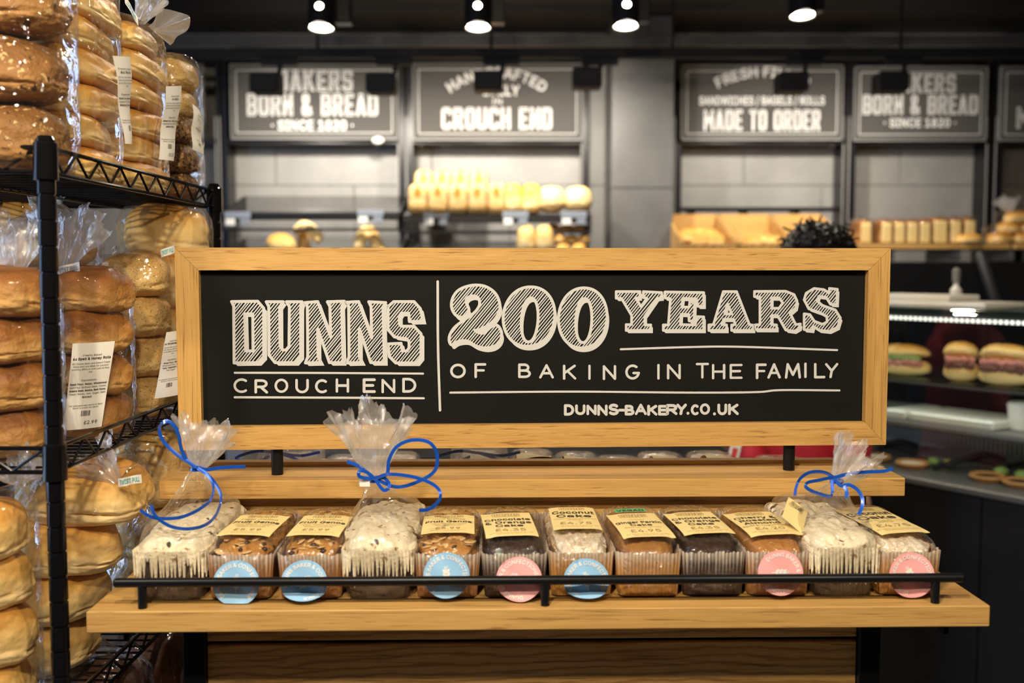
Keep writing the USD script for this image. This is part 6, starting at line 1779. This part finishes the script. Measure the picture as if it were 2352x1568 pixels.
body = [((G['neck0'], .055), (G['neck1'], .050)), ((head + [0, .01, .03], .085), (head + [0, -.015, -.045], .066)),
        ((G['elL'], .038), (G['wrL'], .026)), ((G['elR'], .038), (G['wrR'], .026)), ((G['shL'], .05), (G['elL'], .039)), ((G['shR'], .05), (G['elR'], .039)),
        ((G['neck0'], .06), (G['chest'], .10)), ((G['chest'] + [-.06, 0, 0], .105), (G['chest'] + [.06, 0, 0], .105)), ((G['chest'], .11), (G['waist'], .105)), ((G['waist'], .105), (G['pel'], .115)), ((G['shL'], .055), (G['shR'], .055)),
        ((G['pel'], .11), (G['hipL'], .10)), ((G['pel'], .11), (G['hipR'], .10)), ((G['hipL'], .095), (G['kneeL'], .060)), ((G['hipR'], .095), (G['kneeR'], .060)), ((G['kneeL'], .060), (G['ankL'], .040)), ((G['kneeR'], .060), (G['ankR'], .040)), ((G['ankL'], .040), (G['toeL'], .036)), ((G['ankR'], .040), (G['toeR'], .036)),
        ((head + [0, -.085, -.01], .014), (head + [0, -.098, -.03], .016)), ((head + [-.088, .01, .0], .016), (head + [-.088, .015, -.03], .012)), ((head + [.088, .01, .0], .016), (head + [.088, .015, -.03], .012))]
for sx, wr in ((-1, G['wrL']), (1, G['wrR'])):
    palm = wr + np.array([-sx * .02, -.055, -.005])
    body.append(((wr, .025), (palm, .026)))
    for k, (o, L_) in enumerate(((-.030, .062), (-.010, .075), (.010, .070), (.028, .055))):
        a_ = palm + np.array([o, -.02, 0]); b_ = a_ + np.array([o * .1, -L_ * .6, -.008]); c_ = b_ + np.array([0, -L_ * .35, -.018])
        body += [((a_, .0095), (b_, .0088)), ((b_, .0088), (c_, .0075))]
    th = palm + np.array([-sx * .03, .01, 0]); body += [((th, .011), (th + np.array([-sx * .025, -.035, -.006]), .009))]
part('body', chain(body, .012, 8), 'skin', person)
shirt = [((G['chest'] + [0, -.012, 0], .125), (G['waist'] + [0, -.012, 0], .122)), ((G['waist'] + [0, -.012, 0], .122), (G['pel'] + [0, -.01, -.03], .124)), ((G['neck0'] + [0, 0, -.03], .075), (G['chest'], .115)), ((G['chest'] + [-.065, 0, 0], .115), (G['chest'] + [.065, 0, 0], .115)), ((G['chest'] + [-.05, 0, 0], .113), (G['waist'] + [-.035, 0, 0], .112)), ((G['chest'] + [.05, 0, 0], .113), (G['waist'] + [.035, 0, 0], .112)), ((G['waist'] + [-.04, 0, 0], .113), (G['pel'] + [-.04, 0, -.03], .120)), ((G['waist'] + [.04, 0, 0], .113), (G['pel'] + [.04, 0, -.03], .120)),
         ((G['shL'], .064), (G['shR'], .064)), ((G['shL'], .062), (G['elL'] * .85 + G['shL'] * .15, .054)), ((G['shR'], .062), (G['elR'] * .85 + G['shR'] * .15, .054)), ((G['elL'] * .85 + G['shL'] * .15, .054), (G['elL'] * .5 + G['wrL'] * .5, .044)), ((G['elR'] * .85 + G['shR'] * .15, .054), (G['elR'] * .5 + G['wrR'] * .5, .044))]
part('shirt', chain(shirt, .014, 8), 'red_cloth', person, label='crimson long sleeved shirt')
tr = [((G['pel'] + [-.03, 0, -.04], .118), (G['hipL'], .108)), ((G['pel'] + [.03, 0, -.04], .118), (G['hipR'], .108)), ((G['hipL'], .105), (G['kneeL'], .072)), ((G['hipR'], .105), (G['kneeR'], .072)), ((G['kneeL'], .072), (G['ankL'] + [0, 0, .02], .058)), ((G['kneeR'], .072), (G['ankR'] + [0, 0, .02], .058))]
part('trousers', chain(tr, .016, 8), 'dark_trousers', person)
for s_, an, to in (('L', G['ankL'], G['toeL']), ('R', G['ankR'], G['toeR'])):
    v, f = chain([((an + [0, .015, -.035], .046), (to + [0, -.01, .002], .044))], .012, 4)
    v[:, 2] = np.maximum(v[:, 2], max(B, 0) + .002)
    part('shoe', (v, f), 'matt_black', person)
q, f = ico(5)
hv = q * [.106, .112, .105]
hv = hv * (1 + .16 * (meshkit.fbm(q * 9, 3, 4) - .5) + .10 * (meshkit.fbm(q * 22, 2, 5) - .5))[:, None]
face = (q[:, 1] < -.55) & (q[:, 2] < .35)
hv[face] *= .72
hv[:, 2] = np.where(hv[:, 2] < -.07, -.07 + (hv[:, 2] + .07) * .3, hv[:, 2])
part('hair', (hv + head + [0, .012, .048], f), 'hair', person, label='dark curly hair')
rs = np.random.default_rng(9)
curls = []
for k in range(260):
    d_ = rs.normal(size=3); d_[2] = abs(d_[2]) * .9 + .05; d_ /= np.linalg.norm(d_)
    if d_[1] < -.6 and d_[2] < .3: continue
    p0 = head + np.array([0, .012, .048]) + d_ * [.10, .106, .099]
    p1 = p0 + d_ * .004 + rs.normal(size=3) * .009; p2 = p1 - d_ * .001 + rs.normal(size=3) * .009
    curls.append(tube(spline([p0, p1, p2], 6), [.003, .0034, .003, .003, .0026, .002], 4))
part('loose_curls', join(curls), 'hair', person, kind='stuff')
for sx in (-1, 1):
    e_ = head + np.array([sx * .032, -.072, .005])
    ey_ = part('eye', (ico(2)[0] * [.012, .009, .0085] + e_, ico(2)[1]), 'white_plastic', person)
    part('iris', (ico(2)[0] * [.0062, .004, .0066] + e_ + [0, -.0065, 0], ico(2)[1]), 'hair', ey_)
part('mouth', turn((ico(2)[0] * [.022, .006, .006], ico(2)[1]), loc=head + np.array([0, -.078, -.055])), 'lips', person)
# a packet with a red print held beside the shirt
c = at(1686, 1045, 2.72)
pk = thing('paper_packet', 'white packet with red print at the left of the crimson shirt', 'packet', c)
part('packet', turn(rbox(-.014, .014, -.004, .004, -.05, .045, .002), 0, 0, 12, c), 'paper_white', pk)
part('print', turn(rbox(-.009, .006, -.0046, -.0042, -.03, .02, .0001), 0, 0, 12, c), 'print_red', pk)
